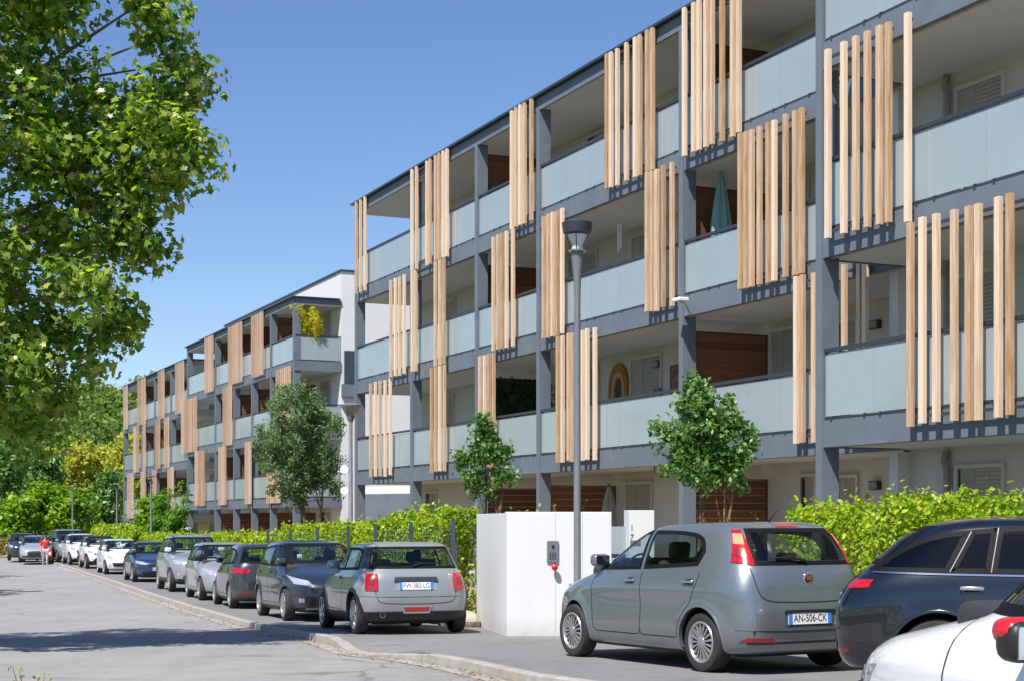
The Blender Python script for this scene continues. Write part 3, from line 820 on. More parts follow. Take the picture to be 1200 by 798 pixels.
# --- dark wire fence with posts in front of the hedges
def fence(label, Y0, Y1, step, cat='fence'):
    r = empty('wire_fence', (hedge_x(Y0)-.08, Y0, gz(Y0))); tag(r, label, cat, 'dark wire fences before the hedges')
    b = r.location
    ys = list(np.arange(Y0, Y1+.01, step)); top = 1.72
    for Y in ys:
        mb = MB(); x = hedge_x(Y)-.08-b.x; mb.box(x-.035, x+.035, Y-b.y-.03, Y-b.y+.03, gz(Y)-b.z-.05, gz(Y)-b.z+top+.12); mb.build('post', M['fence'], r)
    mb = MB()
    for a, c in zip(ys[:-1], ys[1:]):
        for h_ in np.arange(.08, top, .2):
            pa = (hedge_x(a)-.08-b.x, a-b.y, gz(a)-b.z+h_); pc = (hedge_x(c)-.08-b.x, c-b.y, gz(c)-b.z+h_); mb.tube([pa, pc], .005, 4, caps=False)
        n = int((c-a)/.14)
        for i in range(1, n):
            Y = a+(c-a)*i/n; x = hedge_x(Y)-.08-b.x; mb.tube([(x, Y-b.y, gz(Y)-b.z+.05), (x, Y-b.y, gz(Y)-b.z+top)], .0035, 4, caps=False)
    mb.build('wire_panel', M['fence'], r)
fence('dark wire fence beside the white wall, behind the grey three door car', 26.0, 31.2, 2.6)
fence('dark wire fence behind the dark blue grey hatchback, in front of the bright hedge', 33.6, 43.0, 3.1)

# ------------------------------------------------------------------ lamp posts
def lamp_drum(px, top_py, Y, label):
    p = at(px, top_py, Y); zb = gz(Y); H = p.z - zb
    r = empty('street_lamp', (p.x, Y, zb)); tag(r, label, 'street lamp')
    mb = MB(); mb.lathe([(.064,0),(.064,.5),(.049,.55),(.043,H-1.0),(.052,H-.75),(.085,H-.44),(.085,H-.40)], 18)
    mb.build('pole', M['post_grey'], r, smooth=40)
    mb = MB(); mb.lathe([(.12,0),(.19,.02),(.21,.15),(.19,.17),(0,.175)], 22, (0,0,H-.175)); mb.build('lamp_cap', M['metal_dark'], r, smooth=40)
    mb = MB(); mb.lathe([(.105,H-.39),(.165,H-.178)], 22, caps=False); mb.build('lamp_glass', M['lamp_glass'], r, smooth=60)
    mb = MB(); mb.lathe([(.085,H-.40),(.07,H-.32),(.13,H-.18)], 14, caps=False); mb.build('reflector', M['plate'], r, smooth=60)
    mb = MB(); mb.lathe([(.12,H-.405),(.125,H-.385),(.10,H-.38)], 20); mb.build('collar', M['alloy'], r, smooth=40)
    mb = MB(); 
    for k in range(3):
        a = k*2.09+.4; mb.tube([(.11*math.cos(a), .11*math.sin(a), H-.39), (.175*math.cos(a), .175*math.sin(a), H-.175)], .008, 5)
    mb.build('stay', M['metal_dark'], r)
def lamp_cone(px, top_py, Y, label, group=None, extra=False):
    p = at(px, top_py, Y); zb = gz(Y); H = p.z - zb
    r = empty('street_lamp', (p.x, Y, zb)); tag(r, label, 'street lamp', group)
    mb = MB(); mb.lathe([(.08,0),(.08,.8),(.055,.85),(.045,H-.55),(.05,H-.42)], 14); mb.build('pole', M['alloy'] if extra else M['post_grey'], r, smooth=40)
    mb = MB(); mb.lathe([(.05,H-.44),(.085,H-.36),(.10,H-.30)], 16); mb.build('collar', M['post_grey'], r, smooth=40)
    mb = MB(); mb.lathe([(.10,H-.30),(.235,H-.075)], 18); mb.build('lamp_glass', mat('smoked_lantern', (.30,.27,.23), .25, coat=.5) if extra else M['lamp_glass'], r, smooth=60)
    mb = MB(); mb.lathe([(.25,H-.075),(.255,H-.05),(.12,H-.005),(0,H)], 18); mb.build('lamp_cap', M['post_grey'], r, smooth=40)
    if extra:
        for hz_ in (H-1.55, H-2.05):
            mb = MB(); mb.lathe([(0,-.03),(.10,-.03),(.10,.03),(0,.03)], 14, (-.14, -.02, hz_), 'y'); mb.box(-.09, .0, -.015, .015, hz_-.02, hz_+.02)
            mb.build('sign_plate', M['plate'], r, smooth=40)
lamp_drum(676.5, 260, 20.6, 'tall grey street lamp with a dark drum cap in front of the white wall')
lamp_cone(411, 472, 36, 'grey street lamp with a wide cone lantern, between the two apartment blocks', None, True)
lamp_cone(177, 556, 72, 'slim far street lamp in front of the feathery green shrubs')
lamp_cone(137, 566, 88, 'slim far street lamp just left of the far block corner')
lamp_cone(85, 568, 98, 'farthest slim street lamp, before the lime green trees')

# ------------------------------------------------------------------ things on the balconies (placed in the facade frame)
def fpos(s_, y, z): return (FA.O[0]+SX*s_+NX*y, FA.O[1]+SY*s_+NY*y, z)
def closed_parasol(label, px, y, zf, m, h=2.2):
    s_ = FA.s(px, y); r = empty('closed_parasol', fpos(s_, y, zf), (0,0,ANG)); tag(r, label, 'parasol')
    mb = MB(); mb.lathe([(.22,0),(.22,.05),(.03,.07),(.022,.1),(.022,h)], 14); mb.build('pole', M['metal_dark'], r, smooth=40)
    mb = MB(); n = 24; prof = [(.16,.75),(.19,1.0),(.17,1.35),(.11,1.8),(.03,h-.02)]
    vs = []; fs = []
    for (q, zz) in prof:
        for k in range(n): t = 2*math.pi*k/n; qq = q*(1+.22*math.cos(8*t)); vs.append((qq*math.cos(t), qq*math.sin(t), zz*h/2.2))
    for i in range(len(prof)-1):
        for k in range(n): fs.append((i*n+k, i*n+(k+1)%n, (i+1)*n+(k+1)%n, (i+1)*n+k))
    mb.add(vs, fs); mb.build('canopy', m, r, smooth=70)
closed_parasol('furled teal parasol on a second floor balcony against brown boards', 845, .75, LA[1]-.03, M['teal'], 2.35)
closed_parasol('furled grey parasol on the ground floor terrace behind the white wall', 713.5, .9, .16, M['canvas'], 2.15)

def wall_thing(name, label, cat, px, py, y=1.985):
    s_ = FA.s(px, y); r = empty(name, fpos(s_, y, FA.z(px, py, y)), (0,0,ANG)); return tag(r, label, cat)
# straw rainbow arch
r = wall_thing('wall_arch', 'straw coloured rainbow arch hanging on a first floor balcony wall', 'decoration', 726, 455)
def archring(r0, r1, dep, m, nm):
    mb = MB(); n = 18
    P0 = [(-r1,-.28)]+[(-r1*math.cos(math.pi*k/n), .02+r1*1.25*math.sin(math.pi*k/n)) for k in range(n+1)]+[(r1,-.28)]
    P1 = [(-r0,-.28)]+[(-r0*math.cos(math.pi*k/n), .02+r0*1.25*math.sin(math.pi*k/n)) for k in range(n+1)]+[(r0,-.28)]
    k = len(P0); vs = [(a,-dep,b) for a,b in P0]+[(a,-dep,b) for a,b in P1]+[(a,0,b) for a,b in P0]+[(a,0,b) for a,b in P1]
    fs = [(i,i+1,k+i+1,k+i) for i in range(k-1)]+[(2*k+i,2*k+i+1,i+1,i) for i in range(k-1)]+[(k+i,k+i+1,3*k+i+1,3*k+i) for i in range(k-1)]
    mb.add(vs, fs); mb.build(nm, m, r, smooth=40)
archring(.30,.46,.05, M['ochre'], 'outer_band'); archring(.20,.295,.05, M['straw'], 'inner_band')
mb = MB(); mb.prism([(-.17,-.28),(-.17,.02),(-.1,.18),(0,.24),(.1,.18),(.17,.02),(.17,-.28)], -.02, 0); mb.build('opening', M['black'], r)
for (px, py, w_, h_, lab, m) in [(792, 444, .42, .62, 'dark framed picture on the first floor balcony wall beside the column', 'picture'), (771, 463, .34, .30, 'small rosy picture low on the first floor balcony wall', 'red_cloth')]:
    r = wall_thing('picture', lab, 'picture', px, py, 1.94)
    mb = MB(); mb.box(-w_/2, w_/2, -.03, 0, -h_/2, h_/2); mb.build('frame', M['metal_dark'], r)
    mb = MB(); mb.box(-w_/2+.04, w_/2-.04, -.034, -.0305, -h_/2+.04, h_/2-.04); mb.build('canvas', M['picture'] if m == 'picture' else mat('rosy_print', (.42,.16,.11), .7, var=.3, vscale=12), r)
# flower box with red flowers on first floor edge
s_ = FA.s(606, .25); r = empty('flower_box', fpos(s_, .22, LA[0]-.02), (0,0,ANG)); tag(r, 'flower box with red flowers behind the first floor balcony glass', 'flower box')
mb = MB(); mb.box(-.5,.5,-.09,.09,0,.16); mb.build('box', M['ochre'], r)
P, Nn = clump_points(np.array([(x,0,.22) for x in np.linspace(-.45,.45,8)]), [.12]*8, 25); leaf_cloud('flowers', P, .06, M['red'], r, 'leaf', Nn)
# a small floodlight arm on a column
r = empty('floodlight', fpos(FA.s(806, -.1), -.05, FA.z(806, 356, 0)), (0,0,ANG)); tag(r, 'small white floodlight on an arm at the column above the first floor', 'lamp')
mb = MB(); mb.tube([(0,.02,-.25),(.0,-.1,-.05),(0,-.22,.0)], .02, 6); mb.build('arm', M['alloy'], r)
mb = MB(); mb.box(-.13,.13,-.32,-.10,.0,.07); mb.build('head', M['plate'], r, bevel=.015)
# hanging mobile on the second floor balcony
r = empty('wind_chime', fpos(FA.s(726, .8), .8, LA[2]-.42), (0,0,ANG)); tag(r, 'thin pale wind chime hanging from a second floor balcony ceiling', 'wind chime')
mb = MB(); mb.tube([(0,0,0),(0,0,-.25)], .004, 5); mb.lathe([(.05,-.25),(.05,-.27),(0,-.28)], 12)
for k in range(5):
    a = k*1.257; mb.tube([(.04*math.cos(a),.04*math.sin(a),-.28),(.04*math.cos(a),.04*math.sin(a),-.75-.03*k)], .010, 6)
mb.build('tubes', M['plate'], r)

# ------------------------------------------------------------------ person walking far down the street
def person(label, foot, h=1.66, yaw=0):
    r = empty('person', foot, (0,0,yaw)); tag(r, label, 'person')
    k = h/1.7
    J = {'pel':(0,0,.92),'sp':(0,.01,1.15),'ch':(0,.01,1.36),'nk':(0,0,1.48),'hd':(0,-.02,1.58),'hd2':(0,-.02,1.66),
         'hl':(.09,0,.88),'kl':(.10,-.10,.48),'al':(.10,.02,.08),'tl':(.10,-.14,.03),'hr':(-.09,0,.88),'kr':(-.10,.04,.48),'ar':(-.10,.22,.10),'tr':(-.10,.10,.03),
         'shl':(.17,.01,1.40),'el':(.23,.05,1.12),'wl':(.24,-.05,.88),'fl':(.24,-.08,.78),'shr':(-.17,.01,1.40),'er':(-.24,-.02,1.12),'wr':(-.25,-.10,.90),'fr':(-.25,-.13,.80)}
    rad = {'pel':.145,'sp':.125,'ch':.15,'nk':.055,'hd':.085,'hd2':.08,'hl':.085,'kl':.058,'al':.042,'tl':.035,'hr':.085,'kr':.058,'ar':.042,'tr':.035,'shl':.06,'el':.042,'wl':.030,'fl':.032,'shr':.06,'er':.042,'wr':.030,'fr':.032}
    E = [('pel','sp'),('sp','ch'),('ch','nk'),('nk','hd'),('hd','hd2'),('pel','hl'),('hl','kl'),('kl','al'),('al','tl'),('pel','hr'),('hr','kr'),('kr','ar'),('ar','tr'),('ch','shl'),('shl','el'),('el','wl'),('wl','fl'),('ch','shr'),('shr','er'),('er','wr'),('wr','fr')]
    def skin(name, keys, grow, m, zmin=None):
        ks = list(keys); me = bpy.data.meshes.new(name)
        me.from_pydata([tuple(np.array(J[q])*k) for q in ks], [(ks.index(a), ks.index(b)) for a, b in E if a in ks and b in ks], [])
        o = bpy.data.objects.new(name, me); COL.objects.link(o)
        o.modifiers.new('s', 'SKIN')
        for i, q in enumerate(ks):
            sv = me.skin_vertices[0].data[i]; sv.radius = ((rad[q]+grow)*k,)*2; sv.use_root = (i == 0)
        ss = o.modifiers.new('d', 'SUBSURF'); ss.levels = 2; ss.render_levels = 2
        dg = bpy.context.evaluated_depsgraph_get(); dg.update()
        m2 = bpy.data.meshes.new_from_object(o.evaluated_get(dg)); m2.materials.clear(); m2.materials.append(m)
        bpy.data.objects.remove(o)
        for f in m2.polygons: f.use_smooth = True
        m2.name = name
        return mesh_obj(name, m2, r)
    skin('body', list(J), 0, M['skin'])
    skin('shirt', ['ch','sp','pel','shl','el','shr','er'], .022, M['red_cloth'])
    skin('trousers', ['pel','hl','kl','al','hr','kr','ar'], .018, M['pale_cloth'])
    mb = MB(); mb.lathe([(0,.115),(.07,.10),(.10,.04),(.10,-.03),(.085,-.10),(.05,-.12)], 14, (0,.02*k,1.63*k)); mb.build('hair', M['hair'], r, smooth=60)
    mb = MB()
    for sx in (.032,-.032): mb.lathe([(0,-.012),(.011,-.006),(.011,.006),(0,.012)], 8, (sx*k,-.095*k,1.61*k), 'y')
    mb.build('eyes', M['black'], r)
    mb = MB(); mb.box(-.012,.012,-.125*k,-.09*k,1.565*k,1.59*k); mb.build('nose', M['skin'], r)
    b = empty('shoulder_bag', (0,0,0)); 
    return r
g = ground_pt(53, 663, -.1)
PERS = person('person in a red top and pale trousers walking on the road beside the far cars', (g.x, g.y, g.z), 1.6, R(20))
o = [q for q in bpy.data.objects if q.name.startswith('shoulder_bag')][0]
o.location = (g.x+.22, g.y-.06, g.z+.5); tag(o, 'red and white bag carried by the walking person', 'bag')
mb = MB(); mb.box(-.07,.16,-.07,.07,.0,.34); mb.build('pouch', M['red'], o, bevel=.03)
mb = MB(); mb.box(-.0,.12,-.075,-.071,.10,.26); mb.build('patch', M['plate'], o)
mb = MB(); mb.tube([(-.03,0,.33),(.0,0,.44),(.10,0,.44),(.13,0,.33)], .009, 6); mb.build('strap', M['black'], o)
# ------------------------------------------------------------------ cars
def pchip(x, y):
    x = np.array(x, float); y = np.array(y, float); h = np.diff(x); d = np.diff(y)/h
    m = np.zeros(len(x)); m[0] = d[0]; m[-1] = d[-1]
    for i in range(1, len(x)-1):
        if d[i-1]*d[i] > 0:
            w1 = 2*h[i]+h[i-1]; w2 = h[i]+2*h[i-1]; m[i] = (w1+w2)/(w1/d[i-1]+w2/d[i])
    def f(q):
        i = int(np.clip(np.searchsorted(x, q)-1, 0, len(x)-2)); t = min(max((q-x[i])/h[i], 0), 1)
        return (2*t**3-3*t*t+1)*y[i]+(t**3-2*t*t+t)*h[i]*m[i]+(-2*t**3+3*t*t)*y[i+1]+(t**3-t*t)*h[i]*m[i+1]
    return f

class Shell:
    """car body as a stack of rounded outlines: rows of (z, rear x, front x, half width)"""
    def __init__(s, rows, xm, n=(6.2, 4.0), ng=(5.0, 3.6), zb=.95, sc=(1,1,1)):
        rows = [(z*sc[2], a*sc[0], b*sc[0], w*sc[1]) for z, a, b, w in rows]
        s.rows = rows; s.xm = xm*sc[0]
        Z = [r[0] for r in rows]; s.z0, s.z1 = Z[0], Z[-1]
        s.rx = pchip(Z, [r[1] for r in rows]); s.fx = pchip(Z, [r[2] for r in rows]); s.w = pchip(Z, [r[3] for r in rows])
        s.n, s.ng, s.zb = n, ng, zb*sc[2]; s.axs = (); s.Rr = .3; s.fl = .016
        T = np.linspace(0, math.pi/2, 140)
        s.c, s.s_ = np.cos(T), np.sin(T)
        s.cache = {}
    def ex(s, z):
        t = min(max((z-s.zb+.25)/.35, 0), 1)
        return s.n[0]+(s.ng[0]-s.n[0])*t, s.n[1]+(s.ng[1]-s.n[1])*t
    def side(s, x, z, sg=1):
        nr, nf = s.ex(z); w = s.w(z)
        if x > s.xm: q = (x-s.xm)/max(s.fx(z)-s.xm, 1e-4); n = nf
        else: q = (s.xm-x)/max(s.xm-s.rx(z), 1e-4); n = nr
        q = min(q, .9999); y = w*(1-q**n)**(1/n)
        return Vector((x, sg*(y+s.flare(x, y, z)), z))
    def flare(s, x, y, z):
        f = 0
        for ax in s.axs:
            d = math.hypot(x-ax, z-s.Rr)
            f += s.fl*math.exp(-((d-s.Rr-.07)/.055)**2)*min(1, max(0, (y/max(s.w(z), .01)-.75)*5))
        return f if z < s.zb else 0
    def half(s, z):
        k = round(z, 4)
        if k in s.cache: return s.cache[k]
        nr, nf = s.ex(z); w = s.w(z); a = s.xm-s.rx(z); b = s.fx(z)-s.xm
        X = s.xm - a*s.c**(2/nr); Y = w*s.s_**(2/nr)
        X2 = (s.xm + b*s.c**(2/nf))[::-1]; Y2 = (w*s.s_**(2/nf))[::-1]
        def arc(X, Y): return np.concatenate([[0], np.cumsum(np.hypot(np.diff(X), np.diff(Y)))])
        r = (X, Y, arc(X, Y), X2, Y2, arc(X2, Y2))
        s.cache[k] = r; return r
    def rear(s, a, z):
        X, Y, A, X2, Y2, A2 = s.half(z); q = abs(a)
        return Vector((np.interp(q, A, X), math.copysign(1, a)*np.interp(q, A, Y), z)) if q <= A[-1] else Vector((np.interp(q-A[-1], A2, X2), math.copysign(1, a)*np.interp(q-A[-1], A2, Y2), z))
    def front(s, a, z):
        X, Y, A, X2, Y2, A2 = s.half(z); q = A2[-1]-abs(a)
        if q >= 0: return Vector((np.interp(q, A2, X2), math.copysign(1, a)*np.interp(q, A2, Y2), z))
        q = A[-1]+q
        return Vector((np.interp(q, A, X), math.copysign(1, a)*np.interp(q, A, Y), z))
    def levels(s, step):
        zz = np.linspace(s.z0, s.z1, 900)
        P = np.array([(s.rx(z), s.fx(z)*.6, s.w(z)*1.5, z*1.3) for z in zz])
        d = np.concatenate([[0], np.cumsum(np.linalg.norm(np.diff(P, axis=0), axis=1))])
        n = max(24, int(d[-1]/step))
        return np.interp(np.linspace(0, d[-1], n), d, zz)
    def mesh(s, name, step=.035):
        lv = s.levels(step*1.25)
        nr, nf = max(16, int(2.1/step)), max(20, int(2.9/step))
        vs = []; fs = []
        for z in lv:
            X, Y, A, X2, Y2, A2 = s.half(z)
            q = np.linspace(0, A[-1], nr+1); q2 = np.linspace(0, A2[-1], nf+1)[1:]
            hx = np.concatenate([np.interp(q, A, X), np.interp(q2, A2, X2)]); hy = np.concatenate([np.interp(q, A, Y), np.interp(q2, A2, Y2)])
            hy = [b+s.flare(a, b, z) for a, b in zip(hx, hy)]; hy = np.array(hy)
            ring = [(a, b, z) for a, b in zip(hx, hy)] + [(a, -b, z) for a, b in zip(hx[-2:0:-1], hy[-2:0:-1])]
            vs += ring
        n = 2*(nr+nf)
        for j in range(len(lv)-1):
            for i in range(n):
                i2 = (i+1) % n
                fs.append((j*n+i2, j*n+i, (j+1)*n+i, (j+1)*n+i2))
        fs.append(tuple(range(n))); fs.append(tuple((len(lv)-1)*n+i for i in reversed(range(n))))
        me = bpy.data.meshes.new(name); me.from_pydata(vs, [], fs); 
        bm = bmesh.new(); bm.from_mesh(me); bmesh.ops.recalc_face_normals(bm, faces=bm.faces); bm.to_mesh(me); bm.free()
        return me

def resample(pl, n):
    P = np.array(pl, float); d = np.concatenate([[0], np.cumsum(np.linalg.norm(np.diff(P, axis=0), axis=1))])
    t = np.linspace(0, d[-1], n); return [(np.interp(q, d, P[:, 0]), np.interp(q, d, P[:, 1])) for q in t]
def smooth_pl(pl, n, it=2):
    """rounded polyline through the points"""
    P = [np.array(p, float) for p in pl]
    for _ in range(it):
        Q = [P[0]]
        for a, b in zip(P[:-1], P[1:]): Q += [a*.75+b*.25, a*.25+b*.75]
        Q.append(P[-1]); P = Q
    return resample(P, n)
def on(fn, u, v, off):
    e = .004
    p = fn(u, v); a = fn(u+e, v)-fn(u-e, v); b = fn(u, v+e)-fn(u, v-e)
    n = a.cross(b)
    n = n.normalized() if n.length > 1e-12 else Vector((0,0,1))
    if n.dot(Vector((p.x*.25, p.y, (p.z-.7)*.6 if p.z > .9 else 0))) < 0: n = -n
    return p + n*off
def patch(fn, lo, hi, off, nx=18, nz=7, skirt=.012):
    L = resample(lo, nx); H = resample(hi, nx)
    vs = []; fs = []
    for j in range(nz):
        t = j/(nz-1)
        for i in range(nx):
            vs.append(on(fn, L[i][0]+(H[i][0]-L[i][0])*t, L[i][1]+(H[i][1]-L[i][1])*t, off))
    for j in range(nz-1):
        for i in range(nx-1): fs.append((j*nx+i, j*nx+i+1, (j+1)*nx+i+1, (j+1)*nx+i))
    loop = list(range(nx)) + [j*nx+nx-1 for j in range(1, nz)] + [(nz-1)*nx+i for i in range(nx-2, -1, -1)] + [j*nx for j in range(nz-2, 0, -1)]
    if skirt:
        b = len(vs); c = sum(vs, Vector())/len(vs)
        for k in loop:
            i, j = k % nx, k//nx; t = j/(nz-1)
            vs.append(on(fn, L[i][0]+(H[i][0]-L[i][0])*t, L[i][1]+(H[i][1]-L[i][1])*t, off-skirt))
        for q in range(len(loop)):
            q2 = (q+1) % len(loop); fs.append((loop[q2], loop[q], b+q, b+q2))
    return vs, fs
def loop_of(lo, hi, n=22):
    L = resample(lo, n); H = resample(hi, n)
    pts = L + H[::-1]; out = []
    for p in pts:
        if not out or math.hypot(p[0]-out[-1][0], p[1]-out[-1][1]) > 2e-3: out.append(p)
    if math.hypot(out[0][0]-out[-1][0], out[0][1]-out[-1][1]) < 2e-3: out.pop()
    return out
def densify(lp, step=.04):
    out = []
    for a, b in zip(lp, lp[1:]+lp[:1]):
        n = max(1, int(math.hypot(b[0]-a[0], b[1]-a[1])/step))
        out += [(a[0]+(b[0]-a[0])*i/n, a[1]+(b[1]-a[1])*i/n) for i in range(n)]
    return out
def offset_loop(lp, d):
    n = len(lp); ar = sum(lp[i][0]*lp[(i+1) % n][1]-lp[(i+1) % n][0]*lp[i][1] for i in range(n)); sg = 1 if ar > 0 else -1
    out = []
    for i in range(n):
        a, b, c = lp[i-1], lp[i], lp[(i+1) % n]
        e1 = Vector((b[0]-a[0], b[1]-a[1])); e2 = Vector((c[0]-b[0], c[1]-b[1]))
        n1 = Vector((-e1.y, e1.x)).normalized() if e1.length > 1e-9 else Vector((0,0)); n2 = Vector((-e2.y, e2.x)).normalized() if e2.length > 1e-9 else n1
        m = (n1+n2); m = m.normalized() if m.length > 1e-6 else n1
        k = d/max(m.dot(n1), .5)
        out.append((b[0]+m.x*k*sg, b[1]+m.y*k*sg))
    return out
def band(fn, lp, d0, d1, off, skirt=0):
    """ring between two insets of a loop lying on the surface"""
    lp = densify(lp); A = offset_loop(lp, d0); B = offset_loop(lp, d1); n = len(lp)
    vs = [on(fn, *p, off) for p in A] + [on(fn, *p, off) for p in B]
    fs = [(i, (i+1) % n, n+(i+1) % n, n+i) for i in range(n)]
    if skirt:
        vs += [on(fn, *p, off-skirt) for p in A]
        fs += [(i, 2*n+i, 2*n+(i+1) % n, (i+1) % n) for i in range(n)]
    return vs, fs
def ribbon(fn, pl, w, off):
    P = resample(pl, max(6, int(sum(math.hypot(b[0]-a[0], b[1]-a[1]) for a, b in zip(pl[:-1], pl[1:]))/.04)))
    vs = []
    for i, p in enumerate(P):
        a, b = P[max(i-1, 0)], P[min(i+1, len(P)-1)]; d = Vector((b[0]-a[0], b[1]-a[1])).normalized()
        vs.append(on(fn, p[0]-d.y*w/2, p[1]+d.x*w/2, off)); vs.append(on(fn, p[0]+d.y*w/2, p[1]-d.x*w/2, off))
    return vs, [(2*i, 2*i+1, 2*i+3, 2*i+2) for i in range(len(P)-1)]
def inside(p, lp):
    x, y = p; c = False; n = len(lp)
    for i in range(n):
        a, b = lp[i], lp[i-1]
        if (a[1] > y) != (b[1] > y) and x < (b[0]-a[0])*(y-a[1])/(b[1]-a[1])+a[0]: c = not c
    return c

ROWS = {
 'hatch': dict(xm=-.70, zb=.98, ax=(1.255,-1.255), R=.30, rows=[(.17,-1.70,1.84,.70),(.22,-1.86,1.98,.79),(.32,-1.93,2.05,.825),(.46,-1.95,2.085,.840),(.60,-1.945,2.065,.838),(.69,-1.93,2.01,.840),(.765,-1.918,1.90,.848),(.80,-1.912,1.83,.850),(.85,-1.905,1.70,.842),(.92,-1.892,1.43,.826),(.97,-1.88,1.22,.812),(1.02,-1.862,1.06,.796),(1.12,-1.815,.87,.764),(1.24,-1.74,.62,.720),(1.34,-1.665,.39,.680),(1.41,-1.59,.18,.640),(1.455,-1.50,-.02,.585),(1.478,-1.38,-.24,.50),(1.488,-1.15,-.45,.36),(1.491,-.82,-.60,.12)]),
 'mini': dict(xm=-.62, zb=.95, ax=(1.2475,-1.2475), R=.305, rows=[(.16,-1.55,1.80,.72),(.23,-1.71,1.95,.82),(.36,-1.785,2.005,.853),(.52,-1.80,2.03,.865),(.66,-1.79,2.015,.864),(.75,-1.775,1.96,.858),(.82,-1.76,1.78,.85),(.87,-1.742,1.42,.838),(.92,-1.715,1.06,.818),(.97,-1.675,.92,.797),(1.08,-1.60,.77,.755),(1.20,-1.51,.61,.712),(1.30,-1.435,.44,.675),(1.355,-1.385,.31,.64),(1.39,-1.29,.12,.56),(1.407,-1.08,-.18,.42),(1.414,-.75,-.50,.12)]),
 'suv': dict(xm=-.62, zb=1.08, ax=(1.30,-1.30), R=.335, rows=[(.22,-1.72,1.86,.72),(.29,-1.90,2.02,.82),(.42,-1.99,2.09,.872),(.60,-2.01,2.12,.880),(.76,-1.995,2.10,.880),(.85,-1.98,2.04,.888),(.885,-1.972,2.0,.889),(.95,-1.96,1.86,.876),(1.01,-1.945,1.55,.866),(1.06,-1.93,1.25,.852),(1.10,-1.91,1.06,.838),(1.20,-1.85,.88,.806),(1.34,-1.75,.62,.758),(1.46,-1.655,.38,.712),(1.53,-1.57,.20,.675),(1.575,-1.47,.02,.615),(1.60,-1.32,-.20,.50),(1.612,-1.05,-.42,.34),(1.615,-.75,-.55,.12)]),
 'sedan': dict(xm=-.35, zb=.94, ax=(1.35,-1.35), R=.32, rows=[(.17,-2.1,1.95,.72),(.22,-2.28,2.12,.82),(.33,-2.37,2.20,.86),(.48,-2.40,2.235,.878),(.62,-2.39,2.22,.88),(.71,-2.37,2.16,.878),(.79,-2.34,2.02,.872),(.86,-2.30,1.72,.862),(.91,-2.24,1.42,.85),(.955,-2.14,1.20,.834),(.99,-1.95,1.06,.815),(1.03,-1.72,.94,.79),(1.12,-1.52,.76,.75),(1.23,-1.30,.53,.705),(1.33,-1.06,.30,.655),(1.395,-.86,.10,.60),(1.43,-.70,-.06,.52),(1.445,-.55,-.18,.40),(1.45,-.40,-.28,.12)]),
 'van': dict(xm=-.6, zb=1.10, ax=(1.45,-1.45), R=.33, rows=[(.22,-1.9,1.98,.74),(.30,-2.10,2.15,.84),(.45,-2.16,2.22,.89),(.65,-2.17,2.24,.90),(.82,-2.165,2.20,.90),(.94,-2.16,2.10,.895),(1.02,-2.155,1.92,.888),(1.09,-2.15,1.68,.876),(1.15,-2.14,1.52,.865),(1.30,-2.125,1.28,.838),(1.48,-2.10,1.02,.80),(1.64,-2.07,.78,.765),(1.74,-2.02,.58,.73),(1.79,-1.93,.36,.66),(1.815,-1.72,.05,.50),(1.825,-1.2,-.3,.2)]),
 'estate': dict(xm=-.45, zb=1.0, ax=(1.36,-1.36), R=.335, rows=[(.19,-2.02,2.0,.74),(.25,-2.16,2.16,.83),(.36,-2.225,2.25,.87),(.52,-2.25,2.29,.892),(.66,-2.245,2.27,.896),(.76,-2.23,2.20,.895),(.84,-2.20,2.02,.890),(.92,-2.15,1.72,.880),(.98,-2.09,1.42,.866),(1.03,-2.035,1.18,.850),(1.12,-1.93,.98,.816),(1.22,-1.82,.76,.776),(1.32,-1.70,.52,.735),(1.40,-1.55,.30,.695),(1.45,-1.38,.10,.64),(1.48,-1.15,-.10,.55),(1.492,-.85,-.28,.40),(1.496,-.55,-.38,.14)]),
}

def wheel(parent, x, y, Rr, W, sg, rimR, spokes, steer=0, style='multi', rimm=None):
    wr = empty('wheel', (x, y, Rr), (0, 0, steer), parent)
    rimm = rimm or M['alloy']
    h = W/2
    mb = MB(); t = Rr-rimR
    prof = [(rimR-.005,-h*.82),(rimR+.012,-h*.93),(rimR+t*.45,-h),(Rr-.022,-h*.92),(Rr-.004,-h*.66),(Rr,-h*.3),(Rr,h*.3),(Rr-.004,h*.66),(Rr-.022,h*.92),(rimR+t*.45,h),(rimR+.012,h*.93),(rimR-.005,h*.82)]
    mb.lathe(prof, 40, axis='y', closed=True); mb.build('tyre', M['rubber'], wr, smooth=35)
    o = sg*h
    mb = MB()
    mb.lathe([(rimR+.010,o*.90),(rimR+.004,o*.99),(rimR-.012,o*.97),(rimR-.022,o*.80),(rimR-.03,o*.55)], 40, axis='y', caps=False)
    mb.lathe([(.0,o*1.0),(.035,o*1.0),(.055,o*.93),(.062,o*.82)], 20, axis='y')
    for k in range(spokes):
        a = 2*math.pi*k/spokes
        wi, wo = (.020, .030) if style == 'five' else (.006, .0125)
        if style == 'five': ang = [(-1,1)]
        ca, sa = math.cos(a), math.sin(a)
        def P(r_, t_, d): return (r_*ca - t_*sa, d, r_*sa + t_*ca)
        r0, r1 = .045, rimR-.012
        vs = [P(r0,-wi,o*.93),P(r0,wi,o*.93),P(r1,wo,o*.86),P(r1,-wo,o*.86),P(r0,-wi,o*.62),P(r0,wi,o*.62),P(r1,wo,o*.6),P(r1,-wo,o*.6)]
        mb.add(vs, [(0,1,2,3),(4,7,6,5),(0,4,5,1),(1,5,6,2),(2,6,7,3),(3,7,4,0)])
    mb.build('rim', rimm, wr, smooth=30)
    mb = MB(); mb.lathe([(0,o*.5),(rimR-.025,o*.5)], 28, axis='y'); mb.build('dark_backing', M['void'] , wr)  # near-black backing disc: shade between the spokes put in as colour
    return wr

